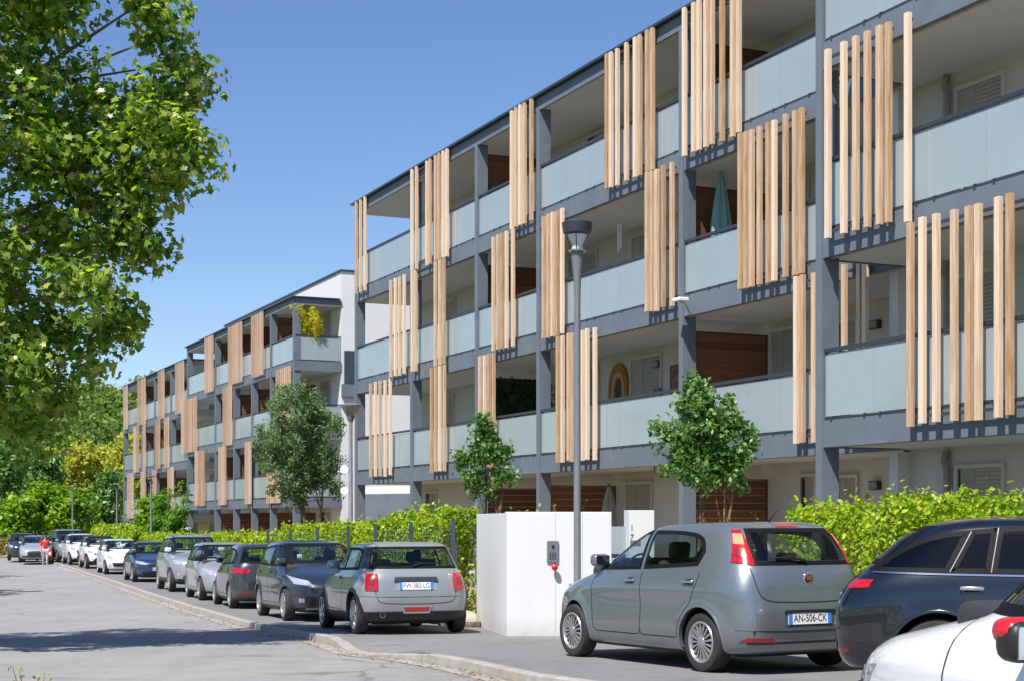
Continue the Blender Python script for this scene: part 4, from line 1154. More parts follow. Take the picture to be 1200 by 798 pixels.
def rbox(mb, cx, cy, cz, sx, sy, sz, b=.04, rx=0):
    bm = bmesh.new(); bmesh.ops.create_cube(bm, size=1)
    for v in bm.verts: v.co = Vector((v.co.x*sx, v.co.y*sy, v.co.z*sz))
    bmesh.ops.bevel(bm, geom=list(bm.edges), offset=b, segments=3, affect='EDGES', profile=.5)
    mr = Matrix.Rotation(rx, 3, 'Y')
    vs = [mr @ v.co + Vector((cx, cy, cz)) for v in bm.verts]; bm.verts.index_update()
    fs = [tuple(v.index for v in f.verts) for f in bm.faces]; bm.free()
    mb.add(vs, fs)

def plate(parent, shell_fn, u, z, text, off=.012, rear=True, w=.52, hgt=.11, blue2=True):
    p = on(shell_fn, u, z, off); q = shell_fn(u, z+.05); q0 = shell_fn(u, z-.05)
    tilt = math.atan2(q.x-q0.x, .1)
    pl = empty('number_plate', p, (0, 0, 0), parent)
    sgn = -1 if rear else 1
    # local frame: a runs to the viewer's right, b up, c outward
    def T(a, b, c): return (sgn*c + b*math.tan(tilt), sgn*a*1.0, b)
    def flat(mb, a0, a1, b0, b1, c0, c1):
        vs = [T(a, b, c) for c in (c0, c1) for a, b in ((a0,b0),(a1,b0),(a1,b1),(a0,b1))]
        mb.add(vs, [(3,2,1,0),(4,5,6,7),(0,1,5,4),(1,2,6,5),(2,3,7,6),(3,0,4,7)])
    mb = MB(); flat(mb, -w/2, w/2, -hgt/2, hgt/2, -.02, .004); mb.build('plate', M['plate'], pl)
    for a0 in (-w/2, w/2-.045):
        mb = MB(); flat(mb, a0, a0+.045, -hgt/2, hgt/2, .004, .0055); mb.build('blue_band', M['plate_blue'], pl)
    vs, fs = text_verts(text, .098)
    k = (w-.12)/max(v.x for v in vs)/2
    mb = MB(); mb.add([T(v.x*k, v.y*1.02, .0062+v.z*.3) for v in vs], fs); mb.build('lettering', M['ink'], pl)

BODYCACHE = {}
def make_car(name, label, cat, style, loc, heading, paintm, sc=(1,1,1), step=.045, detail=2, pitch=0, opts=None):
    """one car; x forward, origin on the ground between the axles"""
    o = dict(rim=.205, spokes=5, wstyle='five', plate=None, fplate=None, glass='glass', rearglass=None, arch='body', roof=None, steer=0, dark_sill=.30, handles=True, doors=None, mirror=None, lights='small', rails=False)
    o.update(opts or {})
    sp = ROWS[style]
    S = Shell(sp['rows'], sp['xm'], zb=sp['zb'], sc=sc)
    sx, sy, sz = sc
    S.axs = [a*sx for a in sp['ax']]; S.Rr = sp['R']*sz
    root = empty(name, loc, (0, pitch, heading)); tag(root, label, cat, o.get('group'))
    side = {1: lambda x, z: S.side(x, z, 1), -1: lambda x, z: S.side(x, z, -1)}
    Rr = sp['R']*sz; axs = [a*sx for a in sp['ax']]; belt = S.zb
    wy = S.w(.5)                                    # half width
    RA = Rr + .055
    # ---- windows
    zt = S.z1
    rail = zt - .105*sz                             # top of the side glass
    def side_top(x): return rail
    wins = o.get('wins')
    if wins is None:
        zl = belt+.035
        def clampx(z, back):   # usable range at height z
            return S.rx(z)+.17*sx if back else S.fx(z)-.11*sx
        xb = -.18*sx                               # B pillar
        f_lo = [(S.fx(zl)-.16*sx, zl), (xb+.04, zl)]
        f_hi = [(S.fx(zl+.03)-.17*sx, zl+.03)] + [(S.fx(z)-.13*sx, z) for z in np.linspace(zl+.08, rail-.03, 5)] + [(S.fx(rail)-.20*sx, rail), (xb+.04, rail+.008)]
        xr = S.rx(zl)+.34*sx
        r_lo = [(xb-.04, zl), (xr, zl+.03)]
        r_hi = [(xb-.04, rail+.008), (xb-.45*sx, rail-.004), (S.rx(rail)+.26*sx, rail-.045), (xr-.02*sx, zl+.16)]
        if style == 'mini':
            f_lo = [(S.fx(zl)-.14, zl), (-.30, zl)]; f_hi = f_hi[:-1]+[(-.30, rail+.008)]
            r_lo = [(-.345, zl), (-1.28, zl+.01)]; r_hi = [(-.345, rail+.008), (-.9, rail), (-1.12, rail-.02), (-1.19, rail-.05)]
        wins = [('front_window', f_lo, f_hi), ('rear_window', r_lo, r_hi)]
    gl = M[o['glass']]; glr = M[o['rearglass'] or o['glass']]
    deld = []                                       # (kind, loop in projection plane)
    parts = []
    for (nm, lo, hi) in wins:
        lo, hi = smooth_pl(lo, 14) if len(lo) > 2 else resample(lo, 14), smooth_pl(hi, 14) if len(hi) > 2 else resample(hi, 14)
        lp = loop_of(lo, hi)
        deld.append(('side', offset_loop(densify(lp), .014)))
        for sg in (1, -1):
            parts.append((nm, side[sg], lo, hi, lp, glr if nm != 'front_window' else gl))
    # windscreen and rear glass, across the car (u = arc length from the centre line)
    zs0, zs1 = belt+.10*sz, zt-.075*sz
    def halfw(fn_half, z, inset):
        return fn_half(z)-inset
    def fr_half(z):
        X, Y, A, X2, Y2, A2 = S.half(z); yv = S.w(z)*.86
        i = np.argmax(Y2[::-1] > yv); return A2[-1]-A2[::-1][i]
    def re_half(z):
        X, Y, A, X2, Y2, A2 = S.half(z); yv = S.w(z)*o.get('rgw', .84)
        i = np.argmax(Y > yv); return A[i]
    zz = np.linspace(zs0, zs1, 7)
    lo = [(-fr_half(zs0), zs0), (fr_half(zs0), zs0)]; hi = [(-fr_half(zs1), zs1), (fr_half(zs1), zs1)]
    ws_lp = resample(lo, 14)+[(fr_half(z), z) for z in zz[1:-1]]+resample(hi, 14)[::-1]+[(-fr_half(z), z) for z in zz[1:-1][::-1]]
    parts.append(('windscreen', S.front, lo, hi, ws_lp, M['glass_screen']))
    rz0, rz1 = o.get('rg', (belt+.07*sz, zt-.10*sz))
    lo = [(-re_half(rz0), rz0), (re_half(rz0), rz0)]; hi = [(-re_half(rz1), rz1), (re_half(rz1), rz1)]
    zz = np.linspace(rz0, rz1, 7)
    rg_lp = resample(lo, 14)+[(re_half(z), z) for z in zz[1:-1]]+resample(hi, 14)[::-1]+[(-re_half(z), z) for z in zz[1:-1][::-1]]
    parts.append(('rear_glass', S.rear, lo, hi, rg_lp, glr))
    for kind, fn, lp in (('front', S.front, ws_lp), ('rear', S.rear, rg_lp)):
        il = offset_loop(densify(lp, .08), .03)
        deld.append((kind, [(fn(*p).y, p[1]) for p in il]))
    # ---- body: arches cut, window openings removed
    me = S.mesh('body', step)
    bo = bpy.data.objects.new('body', me); COL.objects.link(bo)
    cuts = []
    for ax in axs:
        for sg in (1, -1):
            mb = MB(); y0, y1 = sg*(wy-.30), sg*(wy+.3)
            mb.lathe([(RA, min(y0,y1)), (RA, max(y0,y1))], 44, (ax, 0, Rr), 'y'); c = mb.build('cut', M['void']); cuts.append(c)
            md = bo.modifiers.new('b', 'BOOLEAN'); md.operation = 'DIFFERENCE'; md.object = c; md.solver = 'EXACT'
    dg = bpy.context.evaluated_depsgraph_get(); dg.update()
    m2 = bpy.data.meshes.new_from_object(bo.evaluated_get(dg)); m2.materials.clear()
    for m in (paintm, M['black'], M['void'], o['roof'] or paintm): m2.materials.append(m)
    bpy.data.objects.remove(bo)
    for c in cuts: bpy.data.objects.remove(c)
    bm = bmesh.new(); bm.from_mesh(m2)
    kill = []
    wpl = []
    for f in bm.faces:
        c = f.calc_center_median()
        if c.z > belt-.02:
            for kind, lp in deld:
                if kind == 'side':
                    if abs(f.normal.y) > .35 and inside((c.x, c.z), lp) and abs(c.y) > .3: kill.append(f); break
                elif kind == 'front':
                    if c.x > S.xm+.05 and f.normal.x > .12 and inside((c.y, c.z), lp): kill.append(f); break
                elif kind == 'rear':
                    if c.x < S.xm and f.normal.x < -.12 and inside((c.y, c.z), lp): kill.append(f); break
    bmesh.ops.delete(bm, geom=kill, context='FACES')
    sill = o['dark_sill']*sz
    for f in bm.faces:
        c = f.calc_center_median(); f.material_index = 0
        if c.z < sill: f.material_index = 1
        for ax in axs:
            d = math.hypot(c.x-ax, c.z-Rr)
            if d < RA+.004 and abs(c.y) < S.side(ax, min(max(c.z, S.z0+.05), zt-.1)).y-.012: f.material_index = 2
        if c.z < S.z0+.002: f.material_index = 2
        if o['roof'] and c.z > rail+.02: f.material_index = 3
    bm.to_mesh(m2); bm.free()
    m2.name = 'body'; sharp_by_angle(m2, 38)
    body = mesh_obj('body', m2, root)
    # ---- glass and seals
    sw = .028
    for (nm, fn, lo, hi, lp, g) in parts:
        if nm in ('windscreen', 'rear_glass'):
            n = 19; vs = []; fs = []
            half = fr_half if nm == 'windscreen' else re_half
            za, zb_ = (zs0, zs1) if nm == 'windscreen' else (rz0, rz1)
            for j in range(11):
                z = za+(zb_-za)*j/10; h = half(z)
                for i in range(n): vs.append(on(fn, -h+2*h*i/(n-1), z, .002))
            for j in range(10):
                for i in range(n-1): fs.append((j*n+i, j*n+i+1, (j+1)*n+i+1, (j+1)*n+i))
        else:
            vs, fs = patch(fn, lo, hi, .002, 16, 8, 0)
        mb = MB(); mb.add(vs, fs); gob = mb.build(nm, g, root, smooth=60, fix=True)
        vs, fs = band(fn, lp, -.012, sw, .0045, .008)
        mb = MB(); mb.add(vs, fs); mb.build('window_seal', M['seal'], gob, smooth=60)
    # ---- wheels and arch lips
    trk = wy - .105
    for ax in axs:
        for sg in (1, -1):
            st = o['steer'] if ax > 0 else 0
            wheel(root, ax, sg*trk, Rr, .195, sg, o['rim']*sz, o['spokes'], st, o['wstyle'], o.get('rimm'))
    for ax in axs:
        for sg in (1, -1):
            lip = MB()
            a0 = math.asin(max(-1, min(1, (S.z0+.06-Rr)/RA)))
            if o['arch'] == 'body': lipw, offs = .018, .007
            else: lipw, offs = .055, .013
            ring = []
            for k in range(29):
                t = a0+(math.pi-2*a0)*k/28
                rr = []
                for q, of in ((RA-.012, -.03), (RA-.008, offs), (RA+lipw*.6, offs), (RA+lipw, -.001)):
                    x = ax+q*math.cos(t); z = max(Rr+q*math.sin(t), S.z0+.02)
                    p = S.side(x, z, sg); rr.append(p+Vector((0, sg*of, 0)))
                ring.append(rr)
            vs = [p for r_ in ring for p in r_]
            fs = [(i*4+j, i*4+j+1, (i+1)*4+j+1, (i+1)*4+j) for i in range(28) for j in range(3)]
            lip.add(vs, fs)
            lip.build('wheel_arch', paintm if o['arch'] == 'body' else M['black'], root, smooth=60)
    # ---- doors: shut lines and handles
    if detail >= 1:
        zlo = max(sill+.03, S.z0+.16)
        doors = o['doors']
        if doors is None:
            fxa = axs[0]-RA-.06
            if style == 'mini': doors = [[(fxa, belt-.0), (fxa-.01, .62), (fxa-.03, zlo), (-.42, zlo), (-.46, .6), (-.40, belt)]]
            else:
                rxa = axs[1]
                arc = [(rxa+(RA+.05)*math.cos(t), Rr+(RA+.05)*math.sin(t)) for t in (.12, .45, .8, 1.15)]
                doors = [[(fxa, belt), (fxa-.01, .62*sz), (fxa-.04, zlo), (-.16*sx, zlo), (-.19*sx, .6*sz), (-.19*sx, belt)],
                         [(-.19*sx, belt), (-.19*sx, .6*sz), (-.16*sx, zlo), (arc[0][0]-.02, zlo)] + arc + [(arc[-1][0]-.10*sx, belt-.12), (arc[-1][0]-.14*sx, belt)]]
        for di, dl in enumerate(doors):
            for sg in (1, -1):
                vs, fs = ribbon(side[sg], smooth_pl(smooth_pl(dl, 60, 1), 60, 1) if False else smooth_pl([q for a, b in zip(dl, dl[1:]) for q in (a, (a[0]*.75+b[0]*.25, a[1]*.75+b[1]*.25), (a[0]*.25+b[0]*.75, a[1]*.25+b[1]*.75))]+[dl[-1]], 60, 1), .009, .0025)
                mb = MB(); mb.add(vs, fs); dob = mb.build('door_gap', M['void'], root, fix=False)
                if o['handles']:
                    xh = dl[-1][0]+(.20 if di == 0 else .03)*sx if style != 'mini' else dl[-1][0]+.17
                    if di == 1: xh = arc[-1][0]+.02*sx if o['doors'] is None else dl[-1][0]+.12
                    p = on(side[sg], xh, belt-.085*sz, .0)
                    mb = MB(); rbox(mb, p.x, p.y+sg*.022, p.z, .19, .022, .032, .010)
                    mb.build('door_handle', o.get('handlem') or paintm, root, smooth=50)
                    mb = MB(); vs, fs = patch(side[sg], [(xh-.06, belt-.115*sz), (xh+.05, belt-.115*sz)], [(xh-.06, belt-.06*sz), (xh+.05, belt-.06*sz)], .002, 5, 4, 0)
                    mb.add(vs, fs); mb.build('handle_recess', M['void'], root)
        # tailgate shut line
        ht = o.get('tailgate', (.60*sz, belt+.05*sz, .56*sy))
        vs, fs = ribbon(S.rear, smooth_pl([(-ht[2]-.03, ht[1]), (-ht[2], ht[0]+.10), (-ht[2]+.06, ht[0]+.01), (-.2, ht[0]-.005), (.2, ht[0]-.005), (ht[2]-.06, ht[0]+.01), (ht[2], ht[0]+.10), (ht[2]+.03, ht[1])], 40), .010, .0025)
        mb = MB(); mb.add(vs, fs); mb.build('tailgate_gap', M['void'], root, fix=False)
    # ---- mirrors
    for sg in (1, -1):
        xm_ = S.fx(belt+.04)-o.get('mirror_back', .30)*sx; p = S.side(xm_, belt+.06*sz, sg); p.z += o.get('mirror_dz', 0)
        mh = empty('wing_mirror', (p.x, p.y, p.z), (0, 0, 0), root)
        mb = MB(); rbox(mb, -.02, sg*.13, .055, .13, .20, .135, .045); mo = mb.build('mirror_shell', (M['black'] if o['mirror'] is M['red'] else o['mirror']) or paintm, mh, smooth=60)
        if o['mirror'] is M['red']:
            mb = MB(); rbox(mb, -.002, sg*.13, .085, .125, .205, .09, .04); mb.build('mirror_cap', M['red'], mh, smooth=60)
        mb = MB(); rbox(mb, -.087, sg*.13, .055, .008, .17, .105, .003); mb.build('mirror_glass', M['mirror'], mh)
        mb = MB(); mb.tube([(0,-sg*.02,-.01),(0,sg*.07,.01)], [.03,.022], 8); mb.build('mirror_stem', M['black'], mh, smooth=50)
    # ---- interior
    mb = MB(); fl = belt-.22*sz
    mb.box(S.rx(belt)+.22, S.fx(belt)-.30, -S.w(belt)+.10, S.w(belt)-.10, fl-.03, fl)
    rbox(mb, S.fx(belt)-.34*sx, 0, belt-.03, .42, 2*S.w(belt)-.26, .17, .05)
    for y in (.36, -.36):
        rbox(mb, -.12*sx, y*sy, belt-.13*sz, .14, .46, .50*sz, .06, R(-14)); rbox(mb, -.22*sx, y*sy, belt+.225*sz, .09, .25, .17, .04, R(-8))
        rbox(mb, -1.02*sx, y*sy, belt-.14*sz, .13, .52, .42*sz, .05, R(-16))
        rbox(mb, -1.10*sx, y*sy, belt+.13*sz, .08, .24, .12, .035, R(-10))
    mb.build('seats', M['interior'], root, smooth=50)
    mb = MB(); n = 20; t = [2*math.pi*k/n for k in range(n+1)]
    mb.tube([(S.fx(belt)-.62*sx-.06*math.sin(a), .36*sy+.17*math.cos(a), belt+.02+.16*math.sin(a)) for a in t], .013, 6, caps=False); mb.build('steering_wheel', M['black'], root, smooth=60)
    mb = MB(); zr = zt-.055; mb.box(-.95*sx, .05*sx, -.42, .42, zr-.02, zr-.012); mb.build('headlining', M['liner'], root)
    o['S'] = S; o['root'] = root; o['side'] = side; o['belt'] = belt; o['axs'] = axs; o['Rr'] = Rr; o['RA'] = RA; o['paint'] = paintm; o['sc'] = sc
    return o

def lamp(c, nm, fn, lo, hi, m, off=.006, nx=14, nz=7, parent=None, skirt=.02):
    vs, fs = patch(fn, lo, hi, off, nx, nz, skirt); mb = MB(); mb.add(vs, fs); return mb.build(nm, m, parent or c['root'], smooth=60)
def both(c, nm, fn, lo, hi, m, **k):
    r = []
    for sg in (1, -1):
        r.append(lamp(c, nm, fn, [(u*sg, z) for u, z in lo], [(u*sg, z) for u, z in hi], m, **k))
    return r
def wiper(c, z, ln=.34, fn='rear'):
    f = getattr(c['S'], fn)
    mb = MB(); mb.tube([on(f, .02, z, .03), on(f, -.12, z+.035, .035), on(f, -ln, z+.03, .03)], [.014, .009, .007], 6); mb.build('wiper', M['black'], c['root'], smooth=50)

def rear_kit(c, plate_text, zpl, lamp_lo, lamp_hi, refl=None, emblem=None, platew=.52, m='lamp_red'):
    S = c['S']
    both(c, 'tail_lamp', S.rear, lamp_lo, lamp_hi, M[m])
    if plate_text: plate(c['root'], S.rear, 0.0, zpl, plate_text)
    if refl: both(c, 'reflector', S.rear, refl[0], refl[1], M['lamp_dim'])
def front_kit(c, lamp_lo, lamp_hi, grille=None, intake=None, plate_text=None, zpl=.45, fog=None, badge=None):
    S = c['S']
    for h in both(c, 'headlamp', S.front, lamp_lo, lamp_hi, M['lamp_clear']): pass
    if grille:
        g = lamp(c, 'grille', S.front, grille[0], grille[1], M['black'], off=.004)
        z0 = grille[0][0][1]; z1 = grille[1][0][1]; u = min(abs(grille[0][0][0]), abs(grille[1][0][0]))
        for k in range(1, 4):
            z = z0+(z1-z0)*k/4
            vs, fs = ribbon(S.front, [(-u*.95, z), (0, z), (u*.95, z)], .008, .010); mb = MB(); mb.add(vs, fs); mb.build('grille_bar', M['chrome'] if k == 3 else M['metal_dark'], g, fix=False)
    if intake: lamp(c, 'air_intake', S.front, intake[0], intake[1], M['black'], off=.004)
    if fog: both(c, 'fog_lamp', S.front, fog[0], fog[1], M['lamp_clear'], off=.007)
    if plate_text: plate(c['root'], S.front, 0.0, zpl, plate_text, rear=False)
    if badge:
        p = on(S.front, 0, badge, .012); mb = MB(); mb.lathe([(.0,.012),(.045,.010),(.055,0)], 18, tuple(p), 'x'); mb.build('emblem', M['chrome'], c['root'], smooth=40)
# ------------------------------------------------------------------ the parked cars
def place(style, sc, px, py, axle, sidesg, heading):
    """root position and pitch so that one wheel stands on the given ground point of the photograph"""
    sp = ROWS[style]; g = ground_pt(px, py)
    S = Shell(sp['rows'], sp['xm'], zb=sp['zb'], sc=sc); wy = S.w(.5)-.02
    lx, ly = sp['ax'][axle]*sc[0], sidesg*wy
    h = R(heading); c, s = math.cos(h), math.sin(h)
    x = g.x-(lx*c-ly*s); y = g.y-(lx*s+ly*c)
    yf, yr = y+sp['ax'][0]*sc[0]*s, y+sp['ax'][1]*sc[0]*s
    zf, zr = gz(yf), gz(yr)
    return (x, y, (zf+zr)/2), h, math.atan2(zr-zf, (sp['ax'][0]-sp['ax'][1])*sc[0])

PT = lambda n, c, m=.45, r=.3, d=.12: paint(n, c, m, r, d)
# 1 grey-blue hatchback, nearest whole car
loc, h, pt = place('hatch', (1,1,1), 822, 787, 1, 1, 118)
c = make_car('hatchback', 'grey blue five door hatchback with tall red tail lamps, nearest whole car in the row', 'car', 'hatch', loc, h, PT('grey_blue_paint', (.20,.228,.245), .55, .32, .05), step=.028, pitch=pt,
    opts=dict(rim=.20, spokes=17, wstyle='multi', rg=(1.065,1.40), rgw=.76, dark_sill=.20, tailgate=(.70,1.03,.60),
      wins=[('front_window', [(.93,1.005),(.5,1.005),(-.13,1.02)], [(.90,1.03),(.66,1.16),(.42,1.29),(.18,1.37),(-.06,1.395),(-.13,1.397)]),
            ('rear_window', [(-.21,1.022),(-.6,1.035),(-1.16,1.062)], [(-.21,1.397),(-.6,1.392),(-.98,1.368),(-1.17,1.31),(-1.22,1.18)])], handlem=M['chrome']))
S = c['S']
for sg in (1, -1):
    t = lamp(c, 'tail_lamp', S.rear, [(sg*.575,1.05),(sg*.80,1.085)], [(sg*.55,1.395),(sg*.645,1.40)], M['lamp_red'], off=.010)
    lamp(c, 'indicator_lens', S.rear, [(sg*.595,1.25),(sg*.70,1.26)], [(sg*.565,1.355),(sg*.655,1.36)], M['lamp_amber'], off=.013, parent=t)
    lamp(c, 'reversing_lens', S.rear, [(sg*.625,1.13),(sg*.725,1.14)], [(sg*.605,1.215),(sg*.71,1.22)], M['lamp_dim'], off=.013, parent=t)
plate(c['root'], S.rear, .03, .54, 'AN-506-CK', off=.006)
mb = MB(); vs, fs = patch(S.rear, [(-.30,.465),(.33,.465)], [(-.30,.615),(.33,.615)], .0025, 20, 4, 0); mb.add(vs, fs); mb.build('plate_recess', mat('recess_paint', (.12,.145,.16), .4, .5), c['root'], smooth=50)
mb = MB(); vs, fs = patch(S.rear, [(-.30,.602),(.33,.602)], [(-.29,.622),(.32,.622)], .02, 20, 3, .02); mb.add(vs, fs); mb.build('plate_lamp_bar', M['black'], c['root'], smooth=50)
both(c, 'reflector', S.rear, [(.42,.315),(.80,.325)], [(.46,.36),(.72,.365)], M['lamp_dim'])
mb = MB(); vs, fs = patch(S.rear, [(-.72,.300),(.72,.300)], [(-.72,.322),(.72,.322)], .004, 30, 3, .01); mb.add(vs, fs); mb.build('bumper_strip', M['black'], c['root'], smooth=50)
vs, fs = ribbon(S.rear, [(-.86,.455),(-.4,.44),(.4,.44),(.86,.455)], .022, .007); mb = MB(); mb.add(vs, fs); mb.build('bumper_crease', c['paint'], c['root'], smooth=50)
p = on(S.rear, 0, .925, .004)
mb = MB(); mb.lathe([(0,-.014),(.045,-.012),(.058,-.004),(.06,0)], 24, tuple(p), 'x'); em = mb.build('emblem', M['chrome'], c['root'], smooth=40)
mb = MB(); mb.lathe([(0,-.0165),(.040,-.0145),(.041,-.012)], 24, tuple(p), 'x'); mb.build('badge_face', M['lamp_dim'], em, smooth=40)
mb = MB()
for k in range(4): mb.box(p.x-.019, p.x-.016, p.y-.024+k*.014, p.y-.017+k*.014, p.z-.018, p.z+.018)
mb.build('badge_bars', M['chrome'], em)
vs, fs = text_verts('Punto', .075); q = on(S.rear, -.48, .80, .006); mb = MB(); mb.add([(q.x-v.z-.002+v.y*.05, q.y-v.x, q.z+v.y) for v in vs], fs); mb.build('lettering', M['chrome'], c['root'])
lamp(c, 'brake_lamp', S.rear, [(-.13,1.425),(.13,1.425)], [(-.12,1.45),(.12,1.45)], M['lamp_red'], off=.006, nx=10, nz=4)
mb = MB(); mb.tube([on(S.rear, .0, 1.085, .03), on(S.rear, .18, 1.115, .035), on(S.rear, .42, 1.105, .03)], [.016,.011,.007], 6); mb.build('wiper', M['black'], c['root'], smooth=50)
mb = MB(); mb.tube([(-1.28,0,1.487),(-1.34,0,1.53),(-1.44,0,1.60)], [.012,.006,.003], 6); mb.build('aerial', M['black'], c['root'])
vs, fs = ribbon(c['side'][1], [(1.0,.42),(.0,.40),(-.9,.42)], .03, .004)
for sg in (1,-1):
    p = on(c['side'][sg], 1.62, .80, .004); mb = MB(); rbox(mb, p.x, p.y, p.z, .07, .02, .035, .008); mb.build('indicator', M['lamp_clear'], c['root'])
mb = MB(); p = on(S.rear, .66, .42, .003); mb.lathe([(0,-.004),(.018,-.003),(.02,0)], 14, tuple(p), 'x'); mb.build('parking_sensor', M['metal_dark'], c['root'])
front_kit(c, [(.50,.66),(.86,.70)], [(.60,.76),(.98,.82)], ([(-.40,.55),(.40,.55)],[(-.42,.62),(.42,.62)]), ([(-.5,.28),(.5,.28)],[(-.5,.40),(.5,.40)]))

# 2 small grey three-door car with black arches
loc, h, pt = place('mini', (1,1,1), 414.6, 742.5, 1, 1, 108)
c = make_car('hatchback', 'small light grey three door hatchback with black wheel arches and upright red lamps', 'car', 'mini', loc, h, PT('light_grey_paint', (.27,.292,.292), .25, .35, .04), step=.03, pitch=pt,
    opts=dict(rim=.215, spokes=5, arch='black', rg=(1.005,1.315), rgw=.86, dark_sill=.34, tailgate=(.47,.99,.62), roof=None))
S = c['S']
for sg in (1,-1):
    rim = lamp(c, 'tail_lamp', S.rear, [(sg*.585,.665),(sg*.79,.675)], [(sg*.575,.915),(sg*.765,.925)], M['lamp_red'], off=.014)
    lamp(c, 'lamp_centre', S.rear, [(sg*.64,.74),(sg*.735,.745)], [(sg*.635,.85),(sg*.725,.855)], M['lamp_dim'], off=.018, parent=rim)
plate(c['root'], S.rear, 0, .735, 'FW-382-LG', off=.006)
mb = MB(); vs, fs = patch(S.rear, [(-.33,.665),(.33,.665)], [(-.30,.80),(.30,.80)], .003, 18, 4, 0); mb.add(vs, fs); mb.build('plate_recess', mat('grey_recess', (.26,.28,.28), .5), c['root'], smooth=50)
mb = MB(); vs, fs = patch(S.rear, [(-.34,.80),(.34,.80)], [(-.32,.862),(.32,.862)], .022, 20, 5, .024); mb.add(vs, fs); mb.build('tailgate_handle', M['metal_dark'], c['root'], smooth=50)
lamp(c, 'fog_lamp', S.rear, [(-.17,.355),(.17,.355)], [(-.19,.42),(.19,.42)], M['lamp_red'], off=.012, nx=10)
mb = MB(); vs, fs = band(S.rear, loop_of([(-.19,.34),(.19,.34)], [(-.22,.43),(.22,.43)]), -.012, .01, .012, .012); mb.add(vs, fs); mb.build('lamp_bezel', M['chrome'], c['root'], smooth=50)
for k in (0,):
    p = on(S.rear, .52, .31, .0); mb = MB(); mb.lathe([(.042,.1),(.046,-.03),(.036,-.03),(.034,.05)], 18, tuple(p), 'x'); mb.build('exhaust', M['chrome'], c['root'], smooth=50)
mb = MB(); vs, fs = patch(S.rear, [(-.80,.34),(.80,.34)], [(-.80,.355),(.80,.355)], .010, 30, 3, .01); mb.add(vs, fs); mb.build('bumper_strip', M['black'], c['root'], smooth=50)
vs, fs = ribbon(S.rear, [(-.9,.60),(-.4,.585),(.4,.585),(.9,.60)], .02, .008); mb = MB(); mb.add(vs, fs); mb.build('bumper_crease', c['paint'], c['root'], smooth=50)
wiper(c, 1.02, .36)
for sg in (1,-1):     # black pillars of the cabin sides
    mb = MB(); vs, fs = patch(c['side'][sg], [(-.30,1.0),(-.345,1.0)], [(-.30,1.29),(-.345,1.29)], .004, 3, 8, 0); mb.add(vs, fs); mb.build('pillar_trim', M['black'], c['root'], smooth=60)
    mb = MB(); vs, fs = patch(S.rear, [(sg*.70,1.0),(sg*.98,1.0)], [(sg*.60,1.325),(sg*.86,1.325)], .0035, 12, 8, 0); mb.add(vs, fs); mb.build('rear_pillar_trim', M['pane'], c['root'], smooth=60)
front_kit(c, [(.50,.60),(.76,.62)], [(.50,.78),(.74,.80)], ([(-.42,.50),(.42,.50)],[(-.42,.66),(.42,.66)]))

# 3 dark crossover facing the viewer
loc, h, pt = place('hatch', (1.0,1.03,1.015), 332, 727, 0, -1, 289.5)
c = make_car('hatchback', 'dark blue grey hatchback with long pale headlamps facing the viewer, behind the three door car', 'car', 'hatch', loc, h, PT('slate_blue_paint', (.022,.03,.05), .3, .28, .05), (1.0,1.03,1.015), step=.036, pitch=pt, opts=dict(rim=.215, spokes=9, dark_sill=.27))
front_kit(c, [(.42,.66),(.90,.70)], [(.52,.76),(1.06,.86)], ([(-.40,.60),(.40,.60)],[(-.42,.67),(.42,.67)]), ([(-.52,.30),(.52,.30)],[(-.48,.42),(.48,.42)]), None, fog=([(.62,.36),(.76,.36)],[(.62,.43),(.76,.44)]), badge=.70)
mb = MB(); vs, fs = patch(c['S'].front, [(-.60,.235),(.60,.235)], [(-.56,.265),(.56,.265)], .012, 20, 4, .012); mb.add(vs, fs); mb.build('skid_plate', M['alloy'], c['root'], smooth=50)
mb = MB(); p = c['S'].front(-.42, 1.20); rbox(mb, p.x-.03, p.y, p.z, .01, .09, .07, .003); mb.build('windscreen_sticker', M['plate'], c['root'])

# 4 dark grey hatch seen from behind
loc, h, pt = place('hatch', (1.02,1.02,.985), 269, 712.5, 1, 1, 108.5)
c = make_car('hatchback', 'dark grey hatchback seen from behind, wide red tail lamp, beyond the dark blue grey one', 'car', 'hatch', loc, h, PT('graphite_paint', (.055,.06,.068), .5, .3, .04), (1.02,1.02,.985), step=.042, pitch=pt, opts=dict(rim=.215, spokes=10, dark_sill=.28))
rear_kit(c, 'FB-217-XN', .56, [(.50,.80),(1.00,.82)], [(.46,.89),(1.02,.95)], ([(.45,.34),(.75,.35)],[(.45,.385),(.75,.39)]))
wiper(c, 1.06)
# 5 silver hatch facing
loc, h, pt = place('hatch', (.96,.98,1.0), 233, 703, 0, -1, 289)
c = make_car('hatchback', 'silver hatchback facing the viewer with amber tinted headlamp, third from the white wall side', 'car', 'hatch', loc, h, PT('silver_paint', (.46,.47,.48), .5, .3, .05), (.96,.98,1.0), step=.045, pitch=pt, opts=dict(rim=.20, spokes=9, dark_sill=.24, mirror=M['black']))
c['root']['label'] = 'silver hatchback facing the viewer, between the dark grey hatchback and the silver crossover'
front_kit(c, [(.48,.64),(.92,.68)], [(.58,.79),(1.02,.84)], ([(-.36,.52),(.36,.52)],[(-.40,.62),(.40,.62)]), ([(-.5,.28),(.5,.28)],[(-.5,.40),(.5,.40)]), badge=.69)
